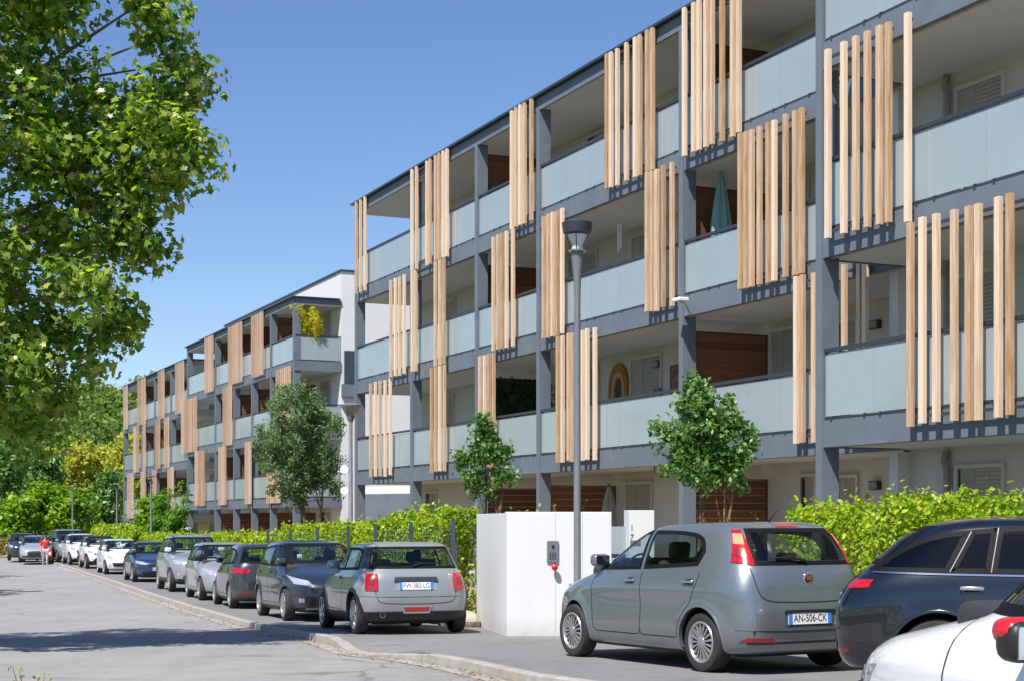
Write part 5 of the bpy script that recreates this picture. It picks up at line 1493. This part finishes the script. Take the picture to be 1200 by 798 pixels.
# 6 silver crossover facing
loc, h, pt = place('suv', (1.0,1.0,1.05), 198, 693, 0, -1, 290)
c = make_car('crossover', 'tall silver grey crossover with roof rails facing the viewer', 'car', 'suv', loc, h, PT('grey_silver_paint', (.40,.43,.47), .45, .3, .05), (1.0,1.0,1.05), step=.048, pitch=pt, opts=dict(rim=.235, spokes=5, dark_sill=.36, mirror=M['plate']))
front_kit(c, [(.54,.80),(.96,.83)], [(.58,.92),(1.02,.96)], ([(-.46,.62),(.46,.62)],[(-.50,.86),(.50,.86)]), ([(-.55,.34),(.55,.34)],[(-.55,.50),(.55,.50)]), fog=([(.66,.50),(.80,.51)],[(.66,.57),(.80,.58)]))
for sg in (1,-1):
    mb = MB(); mb.tube([(.05,sg*.56,1.66),(-.1,sg*.575,1.71),(-.9,sg*.575,1.71),(-1.1,sg*.56,1.65)], .016, 6); mb.build('roof_rail', M['alloy'], c['root'], smooth=50)
# 7 blue saloon facing
loc, h, pt = place('sedan', (.97,1,1), 155, 681.5, 0, -1, 290)
c = make_car('saloon', 'dark blue saloon with a dark grille and white front plate facing the viewer', 'car', 'sedan', loc, h, PT('deep_blue_paint', (.018,.045,.13), .4, .25, .04), (.97,1,1), step=.05, pitch=pt, opts=dict(rim=.225, spokes=5, dark_sill=.28))
front_kit(c, [(.48,.63),(1.0,.68)], [(.52,.73),(1.04,.78)], ([(-.44,.58),(.44,.58)],[(-.46,.70),(.46,.70)]), ([(-.62,.27),(.62,.27)],[(-.60,.38),(.60,.38)]), 'GH-482-BS', .48, badge=.765)
lamp(c, 'chrome_bar', c['S'].front, [(-.46,.705),(.46,.705)], [(-.46,.722),(.46,.722)], M['chrome'], off=.012, nz=3)
# 8 white hatch facing
loc, h, pt = place('hatch', (1.0,1.0,1.0), 122, 672.5, 0, -1, 291)
c = make_car('hatchback', 'white hatchback with a wide dark grin of a bumper intake, facing the viewer', 'car', 'hatch', loc, h, PT('white_paint', (.78,.78,.77), 0, .3, .02), step=.05, pitch=pt, opts=dict(rim=.205, spokes=7, dark_sill=.22))
front_kit(c, [(.50,.62),(.86,.70)], [(.60,.76),(.98,.84)], None, ([(-.52,.34),(.52,.34)],[(-.60,.50),(.60,.50)]), fog=([(.66,.34),(.80,.36)],[(.66,.44),(.80,.47)]), badge=.70)
# 9, 10 white crossovers
loc, h, pt = place('suv', (.95,.96,.97), 100, 666, 0, -1, 292)
c = make_car('crossover', 'white crossover with a black roof and silver grille bar facing the viewer', 'car', 'suv', loc, h, PT('white_paint_2', (.76,.77,.78), 0, .3, .03), (.95,.96,.97), step=.055, pitch=pt, opts=dict(rim=.225, spokes=5, dark_sill=.38, roof=M['black'], arch='black'))
front_kit(c, [(.56,.74),(.98,.80)], [(.54,.84),(1.04,.92)], ([(-.52,.68),(.52,.68)],[(-.46,.80),(.46,.80)]), ([(-.60,.36),(.60,.36)],[(-.40,.54),(.40,.54)]), badge=.83)
loc, h, pt = place('suv', (.98,.96,1.0), 80.5, 661.5, 0, -1, 293)
c = make_car('crossover', 'white crossover with a broad dark grille beside the grey van', 'car', 'suv', loc, h, PT('white_paint_3', (.74,.75,.76), 0, .3, .03), (.98,.96,1.0), step=.06, pitch=pt, opts=dict(rim=.225, spokes=5, dark_sill=.36))
front_kit(c, [(.60,.76),(.98,.80)], [(.58,.88),(1.04,.94)], ([(-.50,.60),(.50,.60)],[(-.54,.86),(.54,.86)]), ([(-.5,.34),(.5,.34)],[(-.5,.48),(.5,.48)]))
# 11 grey van
loc, h, pt = place('van', (1,1,1.0), 66, 658.5, 0, -1, 294)
c = make_car('van', 'boxy silver grey van parked beyond the white crossovers', 'van', 'van', loc, h, PT('van_grey_paint', (.36,.39,.41), .4, .35, .05), step=.06, pitch=pt, opts=dict(rim=.2, spokes=7, dark_sill=.36))
front_kit(c, [(.60,.84),(.94,.86)], [(.58,.98),(.98,1.02)], ([(-.48,.74),(.48,.74)],[(-.50,.86),(.50,.86)]), ([(-.55,.36),(.55,.36)],[(-.55,.52),(.55,.52)]))
# 12 silver hatch on the road, 13 dark car behind it, 14 dark teal car
loc, h, pt = place('hatch', (1.03,1.04,1.0), 22, 659, 0, -1, 284)
c = make_car('hatchback', 'silver hatchback with a dark lower grille, farthest left, beside the walking person', 'car', 'hatch', loc, h, PT('silver_paint_2', (.48,.50,.53), .45, .3, .03), (1.03,1.04,1.0), step=.06, pitch=pt, opts=dict(rim=.215, spokes=5, dark_sill=.26))
front_kit(c, [(.54,.64),(.92,.68)], [(.56,.76),(1.0,.82)], ([(-.34,.40),(.34,.40)],[(-.36,.66),(.36,.66)]), ([(-.78,.30),(.78,.30)],[(-.74,.39),(.74,.39)]))
loc, h, pt = place('suv', (.98,1,.98), 9, 656.5, 0, -1, 288)
c = make_car('crossover', 'dark crossover half hidden behind the far silver hatchback', 'car', 'suv', loc, h, PT('dark_paint', (.03,.035,.045), .4, .3, .03), (.98,1,.98), step=.065, pitch=pt, opts=dict(rim=.225, spokes=5))
front_kit(c, [(.58,.76),(.98,.80)], [(.58,.88),(1.04,.94)], ([(-.50,.66),(.50,.66)],[(-.54,.82),(.54,.82)]))
loc, h, pt = place('hatch', (1,1,1), 56, 655.5, 0, -1, 292)
c = make_car('hatchback', 'dark teal hatchback just behind the walking person', 'car', 'hatch', loc, h, PT('dark_teal_paint', (.02,.06,.065), .4, .3, .03), step=.065, pitch=pt, opts=dict(rim=.205, spokes=5))
front_kit(c, [(.50,.64),(.86,.70)], [(.60,.76),(.98,.84)], ([(-.36,.52),(.36,.52)],[(-.40,.62),(.40,.62)]))
# white van roof over the hedge
loc = (at(149, 640, 78).x+1.2, 78, gz(78)+.03)
c = make_car('van', 'white van parked behind the hedge, only its roof and cab showing', 'van', 'van', loc, R(200), PT('white_van_paint', (.78,.78,.77), 0, .35, .03), (1,1,1.08), step=.065, opts=dict(rim=.2, spokes=7))
rear_kit(c, None, .5, [(.72,.90),(.86,.90)], [(.72,1.25),(.86,1.25)])

# black estate, tail to the left
c = make_car('estate_car', 'glossy black estate car with chrome window bars, tail towards the grey hatchback', 'car', 'estate', (5.02, 12.75, gz(13)), R(-20), PT('black_blue_paint', (.004,.006,.012), .0, .22, .01), step=.032, opts=dict(rim=.235, spokes=5, glass='glass_dark', rgw=.84, dark_sill=.24, rg=(1.11,1.40),
    wins=[('quarter_window', [(-1.30,1.045),(-1.90,1.045)], [(-1.14,1.365),(-1.30,1.35),(-1.50,1.30),(-1.70,1.20),(-1.92,1.055)]),
          ('rear_window', [(-.98,1.045),(-1.26,1.045)], [(-.93,1.385),(-1.105,1.37)]),
          ('rear_door_window', [(-.16,1.04),(-.94,1.045)], [(-.16,1.41),(-.5,1.405),(-.89,1.39)]),
          ('front_window', [(.88,1.05),(.4,1.04),(-.08,1.04)], [(.86,1.07),(.6,1.20),(.3,1.35),(.05,1.405),(-.08,1.41)])],
    doors=[[(.92,1.0),(.92,.6),(.9,.34),(-.10,.34),(-.13,.6),(-.12,1.0)], [(-.12,1.0),(-.13,.6),(-.10,.34),(-.90,.34),(-1.02,.55),(-1.16,.78),(-1.22,1.0)]], handlem=M['chrome']))
S = c['S']
for sg in (1,-1):
    mb = MB(); vs, fs = patch(c['side'][sg], [(.90,1.042),(-.5,1.034),(-1.90,1.038)], [(.89,1.06),(.62,1.205),(.3,1.358),(.0,1.414),(-.5,1.413),(-.9,1.40),(-1.30,1.362),(-1.50,1.31),(-1.70,1.21),(-1.92,1.06)], -.0 + .0013, 50, 9, 0); mb.add(vs, fs); mb.build('pillar_trim', M['seal'], c['root'], smooth=60)
    vs, fs = ribbon(c['side'][sg], [(-1.90,1.03),(-1.3,1.022),(-.5,1.015),(.9,1.03)], .014, .008); mb = MB(); mb.add(vs, fs); mb.build('chrome_strip', M['chrome'], c['root'], fix=False)
    for (a, b) in [((-1.275,1.04),(-1.115,1.365)), ((-.955,1.04),(-.905,1.395))]:
        vs, fs = ribbon(c['side'][sg], [a, b], .008, .010); mb = MB(); mb.add(vs, fs); mb.build('window_bar', M['post_grey'], c['root'], fix=False)
both(c, 'tail_lamp', S.rear, [(.66,.89),(.90,.905)], [(.64,.965),(.86,.97)], M['lamp_red'], off=.008)
both(c, 'reflector', S.rear, [(.55,.36),(.80,.37)], [(.55,.39),(.80,.40)], M['lamp_dim'])
plate(c['root'], S.rear, 0, .78, 'EX-914-VD')
# white crossover in the near corner
loc = (2.59, 4.95, gz(5)-.10)
c = make_car('crossover', 'white crossover with a red and black wing mirror cutting into the lower right corner', 'car', 'suv', loc, R(104), PT('bright_white_paint', (.80,.81,.83), 0, .28, .015), (1,1,1.08), step=.032, opts=dict(rim=.235, spokes=5, dark_sill=.36, arch='body', mirror=M['red'], mirror_dz=-.15, mirror_back=.84))
front_kit(c, [(.56,.76),(.98,.80)], [(.54,.88),(1.06,.94)], ([(-.46,.62),(.46,.62)],[(-.50,.84),(.50,.84)]), ([(-.5,.34),(.5,.34)],[(-.5,.48),(.5,.48)]))
NEARC = c
# --- big plane tree reaching in from the left
T0 = Vector((-10.4, 20.0, gz(20)-.05))
def pxb(px, py, rpx, Y, ry=1.0):
    if Y < 18: px -= 10 if Y in (17.4, 17.5) else 0; Y *= 1.17
    p = at(px, py, Y); r = rpx/F*Y
    return ((p.x, p.y, p.z), (r, ry, r))
big = [pxb(5,30,90,17.5,1.6), pxb(45,5,48,17.0,1.2), pxb(182,20,30,17.3,.6), pxb(198,85,44,17.6,.8), pxb(128,165,62,17.4,1.4), pxb(60,140,100,17.5,1.8),
       pxb(205,160,55,17.5,.9), pxb(225,195,38,17.2,.6), pxb(170,215,52,17.7,1.0), pxb(90,240,85,17.4,1.6), pxb(150,280,40,17.6,.8), pxb(40,330,95,17.5,1.6),
       pxb(110,350,52,17.3,.9), pxb(128,398,30,17.6,.5), pxb(60,420,62,17.5,1.1), pxb(15,480,58,17.6,1.2), pxb(-80,100,160,17,2.4), pxb(-120,300,170,17.3,2.6), pxb(-60,460,90,17,1.6),
       pxb(-40,-120,170,17,2.4), pxb(60,-140,90,17.2,1.6), pxb(-250,0,200,16.8,2.6), pxb(-280,250,170,17,2.4)]
tree('plane_tree', 'large leafy plane tree leaning into the street from the left edge', T0, (-9.6, 20.3, 7.4), .26, big, 520, 88, .40, .098, M['leaf_plane'], M['bark'], 'maple', 46, shell=.40)
# --- street trees further along the left verge, seen only past the plane tree (they throw the shade on the road)
for i, (Y, lab) in enumerate([(43.5, 'leafy street tree behind the plane tree at the left edge'), (60.5, 'second street tree from the plane tree, on the left verge')]):
    x = kx(Y)-9.3
    tree('street_tree', lab, (x, Y, gz(Y)-.05), (x+.2, Y, 5.5), .17, [((x, Y, 5.6), (2.6, 2.6, 2.3)), ((x+.6, Y-.4, 4.2), (2.4, 2.2, 1.5)), ((x-.8, Y, 7.2), (1.8, 1.8, 1.4))], 150, 34, .5, .22, M['leaf_plane'], M['bark'], 'maple', 16, group='street trees on the left verge')

# --- the young trees in front of the facade
def young(label, px, stems, Y, blobs, n, leafm, name='young_tree', per=40, crad=.16, leaf=.085, shape='leaf'):
    zb = gz(Y)+.03
    p = at(px, 600, Y)
    root = empty(name, (p.x, Y, zb)); tag(root, label, 'tree')
    b = root.location
    bl = [pxb(*q) for q in blobs]
    bl = [((c[0]-b.x, c[1]-b.y, c[2]-b.z), r) for c, r in bl]
    C = blob_centres(n, bl, .45)
    for (xb, xt, yt, r) in stems:
        mb = MB()
        t = at(xt, yt, Y); b0 = at(xb, 600, Y)
        limbs(mb, (b0.x-b.x, 0, -.05), (t.x-b.x, .05, t.z-b.z), r, [C[i] for i in rng.choice(len(C), 6, replace=False)])
        mb.build('trunk', M['bark_pale'] if len(stems) > 1 and xb == stems[-1][0] else M['bark'], root, smooth=70)
    P, Nn = clump_points(C, crad*(.6+.8*rng.random(len(C))), per, 1.0)
    leaf_cloud('crown', P, leaf, leafm, root, shape, Nn, up=.3)
    return root
young('young tree with upright shoots behind the white wall beside the grey lamp post', 572, [(571,566,520,.035),(577,588,540,.03)], 28.5,
      [(566,500,11,28.5,.2),(568,515,15,28.5,.25),(572,530,22,28.5,.35),(548,556,16,28.5,.25),(566,552,30,28.5,.45),(543,535,12,28.5,.2),(592,530,10,28.5,.18),(590,556,14,28.5,.25),(567,572,16,28.5,.3),(565,488,6,28.5,.1),(537,520,5,28.5,.1)], 95, M['leaf_young'], per=40, crad=.15, leaf=.075)
young('young tree with two stems behind the grey hatchback, spreading bright shoots', 832, [(826,820,510,.04),(845,860,545,.045)], 22.6,
      [(812,455,14,22.6,.2),(815,472,20,22.6,.3),(818,495,32,22.6,.4),(825,520,42,22.6,.55),(800,545,28,22.6,.4),(862,552,24,22.6,.35),(790,520,20,22.6,.3),(855,500,18,22.6,.3),(865,535,18,22.6,.3),(884,528,9,22.6,.15),(835,555,30,22.6,.4),(775,498,8,22.6,.12),(858,468,7,22.6,.1),(808,440,7,22.6,.1),(872,505,7,22.6,.1)], 150, M['leaf_young'], per=42, crad=.16, leaf=.082)
young('grey green olive like tree beside the far lamp post', 370, [(368,352,520,.09),(373,378,530,.07)], 50,
      [(352,475,30,50,.9),(330,505,38,50,1.1),(365,510,42,50,1.2),(345,540,44,50,1.2),(385,545,22,50,.7),(312,520,20,50,.6),(380,490,22,50,.7),(355,568,26,50,.7),(392,575,8,50,.3)], 190, M['leaf_olive'], 'olive_tree', per=80, crad=.30, leaf=.17, shape='narrow')

# --- hedges
def hedge(label, path, width, height, nper, leaf, m, group='yellow green hedges along the gardens'):
    """path of (x, y, ground z); a clipped mass of leaves grown a little ragged"""
    root = empty('hedge', path[0]); tag(root, label, 'hedge', group)
    b = Vector(path[0])
    A = np.array(path); seg = np.linalg.norm(np.diff(A[:, :2], axis=0), axis=1); cum = np.concatenate([[0], np.cumsum(seg)]); L = cum[-1]
    n = int(nper*L)
    t = rng.random(n)*L
    X = np.interp(t, cum, A[:, 0]); Y = np.interp(t, cum, A[:, 1]); Z = np.interp(t, cum, A[:, 2])
    i = np.clip(np.searchsorted(cum, t)-1, 0, len(seg)-1)
    D = (A[i+1, :2]-A[i, :2])/seg[i][:, None]
    Nn = np.stack([-D[:, 1], D[:, 0]], 1)
    lump = np.abs(np.sin(math.pi*t/2.3+A[0,0]))**.5
    hh = height*(.80 + .20*lump + .035*np.sin(t*5.3+1) + .02*np.sin(t*11))
    # most leaves near the surface: sides and top
    side = rng.random(n)
    u = rng.uniform(-1, 1, n); v = rng.random(n)
    k = side < .55
    u[k] = np.sign(rng.uniform(-1, 1, k.sum()))*(1-.28*rng.random(k.sum())**1.5)
    k2 = (side >= .55) & (side < .88); v[k2] = 1 - .2*rng.random(k2.sum())**1.6
    rag = 1 + .12*np.sin(t*3.7+v*4) + .10*np.sin(v*9+t*1.3)
    u2 = u*(1-.25*np.clip(v-.75, 0, 1)*3)*rag*(.62+.38*lump)
    q = v*hh + np.abs(rng.normal(size=n))*.04*(rng.random(n) < .25)*2*(v > .9)
    P = np.stack([X+Nn[:, 0]*u2*width/2, Y+Nn[:, 1]*u2*width/2, Z+q], 1) - np.array(b)
    out = np.stack([Nn[:, 0]*u, Nn[:, 1]*u, (v > .8)*.8], 1)
    leaf_cloud('foliage', P, leaf, m, root, 'leaf', out*.6, up=.15, jit=.3)
    mb = MB()
    for j in range(int(L/.35)):
        s = (j+.5)*.35; x = np.interp(s, cum, A[:, 0])-b.x; y = np.interp(s, cum, A[:, 1])-b.y; z = np.interp(s, cum, A[:, 2])-b.z
        for _ in range(3):
            e = Vector((x+rnd.uniform(-.25,.25), y+rnd.uniform(-.25,.25), z+height*rnd.uniform(.6,.92)))
            mb.tube([(x+rnd.uniform(-.05,.05), y, z), Vector((x, y, z)).lerp(e, .5)+Vector((rnd.uniform(-.08,.08),0,0)), e], [.016,.011,.004], 5)
    mb.build('branches', M['bark'], root)
    return root
def hp(Y, off=.45): return (hedge_x(Y)+off, Y, gz(Y)+.02)
hedge('leafy hedge right behind the grey three door car, by the white wall', [hp(Y) for Y in (27.2, 29, 31.5)], .9, 1.98, 3000, .08, M['leaf_hedge'])
hedge('bright hedge behind the dark blue grey hatchback, left of the fence post', [hp(Y) for Y in (32.0, 35, 39, 42.5)], 1.0, 1.86, 2100, .085, M['leaf_hedge'])
hedge('hedge stretch under the grey green tree, behind the silver cars', [hp(Y) for Y in (43, 47, 52, 56)], 1.1, 1.68, 1500, .10, M['leaf_hedge'])
hedge('far hedge stretch behind the dark blue saloon', [hp(Y) for Y in (59, 63, 68, 73)], 1.2, 1.62, 1000, .125, M['leaf_hedge'])
hedge('farthest hedge stretch behind the white cars', [hp(Y) for Y in (76, 82, 88, 95)], 1.3, 1.95, 800, .16, M['leaf_hedge'])
# right of the gate, along the facade
h0 = at(948, 600, 20.0); h1 = at(1235, 600, 15.4)
hedge('near hedge with yellow tips behind the black estate car', [(h0.x, h0.y, gz(20)), (h0.x+(h1.x-h0.x)*.5, (h0.y+h1.y)/2, .01), (h1.x, h1.y, .0), (h1.x+1.2, h1.y-2.4, .05)], 1.0, 1.72, 4000, .066, M['leaf_hedge'])

# --- shrubs and bigger greenery far down the street
def shrub(name, label, px, py0, py1, wpx, Y, m, n, per, leaf, shape='leaf', cat='shrub', group=None, crad=.4, lobes=5):
    zb = gz(Y)-.1 if Y < 125 else CAMZ+(HZ-py0)/F*Y
    p = at(px, py0, Y); top = CAMZ+(HZ-py1)/F*Y; h = top-zb; w_ = wpx/F*Y/2
    bl = [((p.x, Y, zb+h*.45), (w_*.8, w_*.8, h*.45))]
    for _ in range(lobes):
        a = rnd.uniform(-1, 1); bl.append(((p.x+a*w_*.6, Y+rnd.uniform(-.4,.4)*w_, zb+h*rnd.uniform(.35,.8)), (w_*.42, w_*.42, h*.22)))
    r = tree(name, label, (p.x, Y, zb), (p.x, Y, zb+h*.7), max(.05, h*.022), bl, n, per, crad, leaf, m, M['bark'], shape, 8, group, shell=.5)
    r['category'] = cat
    return r
shrub('fern_shrub', 'bright green feathery shrub in front of the far block, tallest of a close trio', 190, 612, 560, 26, 76, M['leaf_fern'], 60, 36, .30, 'narrow', crad=.4)
shrub('fern_shrub', 'feathery green shrub at the right of a trio before the far block', 208, 612, 566, 22, 74, M['leaf_fern'], 50, 36, .30, 'narrow', crad=.4)
shrub('fern_shrub', 'rounded green shrub at the left of a trio before the far block', 172, 612, 572, 24, 78, M['leaf_lime'], 55, 34, .26, crad=.4)
shrub('garden_tree', 'lime green spreading tree at the end of the street', 70, 618, 562, 92, 112, M['leaf_lime'], 150, 34, .34, cat='tree', crad=.75)
shrub('garden_tree', 'lime green round tree left of the street end, behind the parked cars', 22, 620, 572, 56, 110, M['leaf_lime'], 100, 34, .34, cat='tree', crad=.75)
shrub('garden_tree', 'mid green tree beside the left end of the far block', 120, 618, 545, 42, 118, M['leaf_young'], 110, 34, .34, cat='tree', crad=.75)
shrub('garden_tree', 'deep green tree behind the street end at the picture edge', -12, 620, 500, 90, 125, M['leaf_young'], 150, 36, .42, cat='tree', crad=.9)
shrub('garden_tree', 'deep green tree between the plane tree and the golden trees', 42, 620, 512, 60, 150, M['leaf_young'], 130, 36, .46, cat='tree', crad=1.0)
shrub('golden_tree', 'golden green tree leftmost of the pale row under the wooded hill', 78, 606, 517, 52, 175, M['leaf_gold'], 130, 36, .5, cat='tree', crad=1.15)
shrub('golden_tree', 'golden green tree in the middle of the pale row under the hill', 112, 606, 514, 50, 180, M['leaf_gold'], 130, 36, .5, cat='tree', crad=1.15)
shrub('golden_tree', 'golden green tree at the right of the pale row, touching the far block', 146, 606, 508, 50, 178, M['leaf_gold'], 130, 36, .5, cat='tree', crad=1.15)
hedge('low rosy flowering hedge closing the end of the street', [(-38, 101, gz(101)), (-31, 100, gz(100)), (-26, 103, gz(103))], 1.4, 1.15, 420, .2, M['leaf_pink'], group=None)

# --- wooded hill
hm = MB(); nx, ny = 40, 14
vs = []; fs = []
def hill_z(x, y):
    t = max(0, min(1, (y-190)/120)); t = t*t*(3-2*t)
    return gz(100)-.3 + t*(26 + 2.5*math.sin(x*.035+1) + 2.0*math.sin(x*.08) - .012*max(0, abs(x+70)-60))
for j in range(ny):
    y = 185 + j*17
    for i in range(nx):
        x = -230 + i*9.5
        vs.append((x, y, hill_z(x, y)))
for j in range(ny-1):
    for i in range(nx-1):
        fs.append((j*nx+i, j*nx+i+1, (j+1)*nx+i+1, (j+1)*nx+i))
hm.add(vs, fs); tag(hm.build('hill', M['lawn'], fix=False, smooth=80), kind='structure')
C = []; RR = []
for _ in range(900):
    y = rnd.uniform(195, 330); x = -y*rnd.uniform(.14, .42)
    C.append((x, y, hill_z(x, y)+rnd.uniform(1.5, 5.5))); RR.append(rnd.uniform(1.5, 3.6))
P, Nn = clump_points(np.array(C), RR, 62, .95)
tag(leaf_cloud('hill_wood', P, 1.0, M['leaf_wood'], None, 'leaf', Nn), kind='stuff')

# --- plants on balconies and small growth
yb = empty('bamboo', tuple(at(374, 392, 63.4))); tag(yb, 'golden yellow bamboo in a planter on the end balcony of the far block', 'plant')
# stands on the top balcony floor
yb.location = (FC.O[0]+SX*(sE-.38)+NX*1.05, FC.O[1]+SY*(sE-.38)+NY*1.05, 8.0)
mb = MB(); mb.box(-.35, .35, -.18, .18, 0, .42); mb.build('planter', M['metal_dark'], yb, bevel=.02)
mb = MB(); C = []
for _ in range(26):
    a = Vector((rnd.uniform(-.3,.3), rnd.uniform(-.12,.12), .4)); e = a + Vector((rnd.uniform(-.9,.0), rnd.uniform(-.75,.75), rnd.uniform(1.3,1.95)))
    mb.tube([a, a.lerp(e, .5)+Vector((0,0,.08)), e], [.014,.01,.004], 5)
    for t in np.linspace(.3, 1, 7): C.append(a.lerp(e, t))
mb.build('stem', M['straw'], yb)
P, Nn = clump_points(np.array(C), [.2]*len(C), 24)
leaf_cloud('foliage', P, .13, M['leaf_yellow'], yb, 'narrow', Nn)
# small pot plants at the lower roof terrace edge of the far block
pp = empty('pot_plant', (FC.O[0]+SX*(sM+1.2)+NX*.6, FC.O[1]+SY*(sM+1.2)+NY*.6, 8.02)); tag(pp, 'green pot plant on the top balcony at the step of the far block', 'plant')
mb = MB(); mb.lathe([(.16,0),(.22,.35),(.24,.36),(.2,.3)], 14); mb.build('pot', M['straw'], pp)
P, Nn = clump_points(np.array([(0,0,.7),(.3,.1,.8),(-.3,0,.75),(0,.1,1.05)]), [.35]*4, 70); leaf_cloud('foliage', P, .16, M['leaf_lime'], pp, 'leaf', Nn)

def tuft(name, label, base, h, n, m, leaf, spread, cat='plant'):
    r = empty(name, base); tag(r, label, cat)
    mb = MB(); P = []
    for _ in range(n):
        e = Vector((rnd.gauss(0, spread), rnd.gauss(0, spread*.7), h*rnd.uniform(.6, 1)))
        mb.tube([(0,0,0), e*.5+Vector((0,0,.04*h)), e], [.004,.003,.001], 4)
        for t in np.linspace(.35, 1, 16): P.append(e*t+Vector((rnd.gauss(0,.045), rnd.gauss(0,.045), rnd.gauss(0,.02)))*(min(1, h)))
    mb.build('stem', M['bark_pale'], r)
    leaf_cloud('foliage', np.array(P), leaf, m, r, 'leaf')
    return r
p = at(42, 835, 5.2); tuft('weed', 'yellowing weed blades sticking up at the lower left corner', (p.x, p.y, p.z-.12), .28, 9, M['leaf_gold'], .016, .05)
p = ground_pt(590, 738); tuft('weed', 'small weed growing at the foot of the white wall corner', (p.x-.12, p.y+.15, p.z), .32, 5, M['leaf_lime'], .06, .05)
p = at(882, 606, 21); tuft('sapling', 'thin sapling tip showing above the roof of the grey hatchback', (p.x, p.y, gz(21)), 1.9, 4, M['leaf_lime'], .065, .04)
for (px, Y, lab) in [(600, 27.6, 'yellow flowering plant spilling over the back of the white wall, left'), (626, 27.4, 'yellow flowering plant behind the white wall, between its corner and the intercom')]:
    p = at(px, 595, Y); tuft('shrub', lab, (p.x, p.y, gz(Y)), 2.1, 22, M['leaf_hedge'], .075, .30)
p = at(689, 590, 25.5); tuft('shrub', 'small green plant behind the white wall, right of the lamp post', (p.x, p.y, gz(25)), 2.1, 5, M['leaf_lime'], .065, .07)
# ivy screen leaves on the balcony board
P = []
for _ in range(420):
    P.append((xx+.04+rnd.random()*.05, rnd.uniform(.3, 1.97), LA[0]+rnd.uniform(.1, 2.1)))
leaf_cloud('foliage', np.array(P), .12, M['leaf_dark'], IVO, 'leaf')

hedge('unseen tall hedge across the road, added to darken reflections in the cars', [(kx(Y)-14.5, Y, gz(Y)) for Y in (-14, 5, 25, 45, 62)], 1.4, 2.8, 110, .28, M['leaf_wood'], group=None)  # out of view, added so paint and glass mirror something darker than sky

for (px, lv, yy, hh_, lab) in [(648, 0, .7, 1.75, 'dark bushy plant on a first floor balcony, half behind a slat screen'), (880, 2, 1.2, 1.35, 'potted plant on the top balcony beside the brown partition, half hidden'), (676, 1, 1.4, 1.3, 'potted plant on a second floor balcony behind the lamp head')]:
    s_ = FA.s(px, yy)
    r = tuft('pot_plant', lab, fpos(s_, yy, LA[lv]-.03), hh_, 12, M['leaf_dark'] if lv == 0 else M['leaf_young'], .085, .2)
    mb = MB(); mb.lathe([(.12,0),(.17,.30),(.185,.31),(.15,.27)], 14); mb.build('pot', M['ochre'], r, smooth=50)
for (px, lv, yy, lab, m) in [(690, 1, 1.0, 'grey folding chair on the second floor balcony behind the lamp post', 'metal_dark'), (1150, 1, -.2, 'white garden chair on the forward balcony at the right edge', 'plate')]:
    s_ = FA.s(px, yy); r = empty('balcony_chair', fpos(s_, yy, LA[lv]-.03), (0,0,ANG+.5)); tag(r, lab, 'chair')
    mb = MB(); mb.box(-.22,.22,-.22,.22,.43,.46); mb.build('seat', M[m], r)
    mb = MB()
    for k in range(5): mb.box(-.21+k*.09,-.15+k*.09,.20,.225,.47,.92)
    mb.box(-.23,.23,.195,.23,.92,.99); mb.build('backrest', M[m], r)
    for a, b in ((-.2,-.2),(.2,-.2),(-.2,.2),(.2,.2)):
        mb = MB(); mb.tube([(a*1.1,b*1.15,0),(a,b,.43)], .014, 6); mb.build('leg', M[m], r)
# ------------------------------------------------------------------ light, sky, camera
SUN_AZ, SUN_EL = R(37), R(56.5)
sd = Vector((-(math.cos(SUN_AZ)*NX) + math.sin(SUN_AZ)*SX, -(math.cos(SUN_AZ)*NY) + math.sin(SUN_AZ)*SY, 0)).normalized()
sdir = Vector((sd.x*math.cos(SUN_EL), sd.y*math.cos(SUN_EL), math.sin(SUN_EL)))
ld = bpy.data.lights.new('sun', 'SUN'); ld.energy = 5.0; ld.angle = R(.5); ld.color = (1, .955, .89)
lo = link(bpy.data.objects.new('sun', ld)); lo.rotation_euler = sdir.to_track_quat('Z', 'Y').to_euler(); lo.location = (0, 0, 60)
W = bpy.data.worlds.new('World'); SC.world = W; W.use_nodes = True
nt = W.node_tree; bg = nt.nodes['Background']
sky = nt.nodes.new('ShaderNodeTexSky'); sky.sky_type = 'NISHITA'; sky.sun_disc = False
sky.sun_elevation = SUN_EL; sky.sun_rotation = math.atan2(sd.x, sd.y); sky.altitude = 100; sky.air_density = 1.0; sky.dust_density = .3; sky.ozone_density = 4.0
hs = nt.nodes.new('ShaderNodeHueSaturation'); hs.inputs['Saturation'].default_value = 1.1; hs.inputs['Hue'].default_value = .509; hs.inputs['Value'].default_value = 1.12
nt.links.new(sky.outputs['Color'], hs.inputs['Color']); nt.links.new(hs.outputs['Color'], bg.inputs['Color']); bg.inputs['Strength'].default_value = .095
cam = bpy.data.cameras.new('camera'); cam.sensor_width = 36; cam.lens = F/1200*36; cam.shift_x = 0; cam.shift_y = (HZ-399)/1200
cam.clip_start = .1; cam.clip_end = 3000
co = link(bpy.data.objects.new('camera', cam)); co.location = (0, 0, CAMZ); co.rotation_euler = (R(90), 0, 0)
SC.camera = co
cam.dof.use_dof = False
vs_ = SC.view_settings; SC.display_settings.display_device = 'sRGB'
vs_.view_transform = 'Standard'; vs_.look = 'None'; vs_.gamma = 1; vs_.use_curve_mapping = False; vs_.exposure = 0.47
SC.render.engine = 'CYCLES'
SC.cycles.max_bounces = 8; SC.cycles.transparent_max_bounces = 12; SC.cycles.diffuse_bounces = 3; SC.cycles.glossy_bounces = 3
SC.cycles.use_denoising = True; SC.cycles.sample_clamp_indirect = 8; SC.cycles.caustics_reflective = False; SC.cycles.caustics_refractive = False
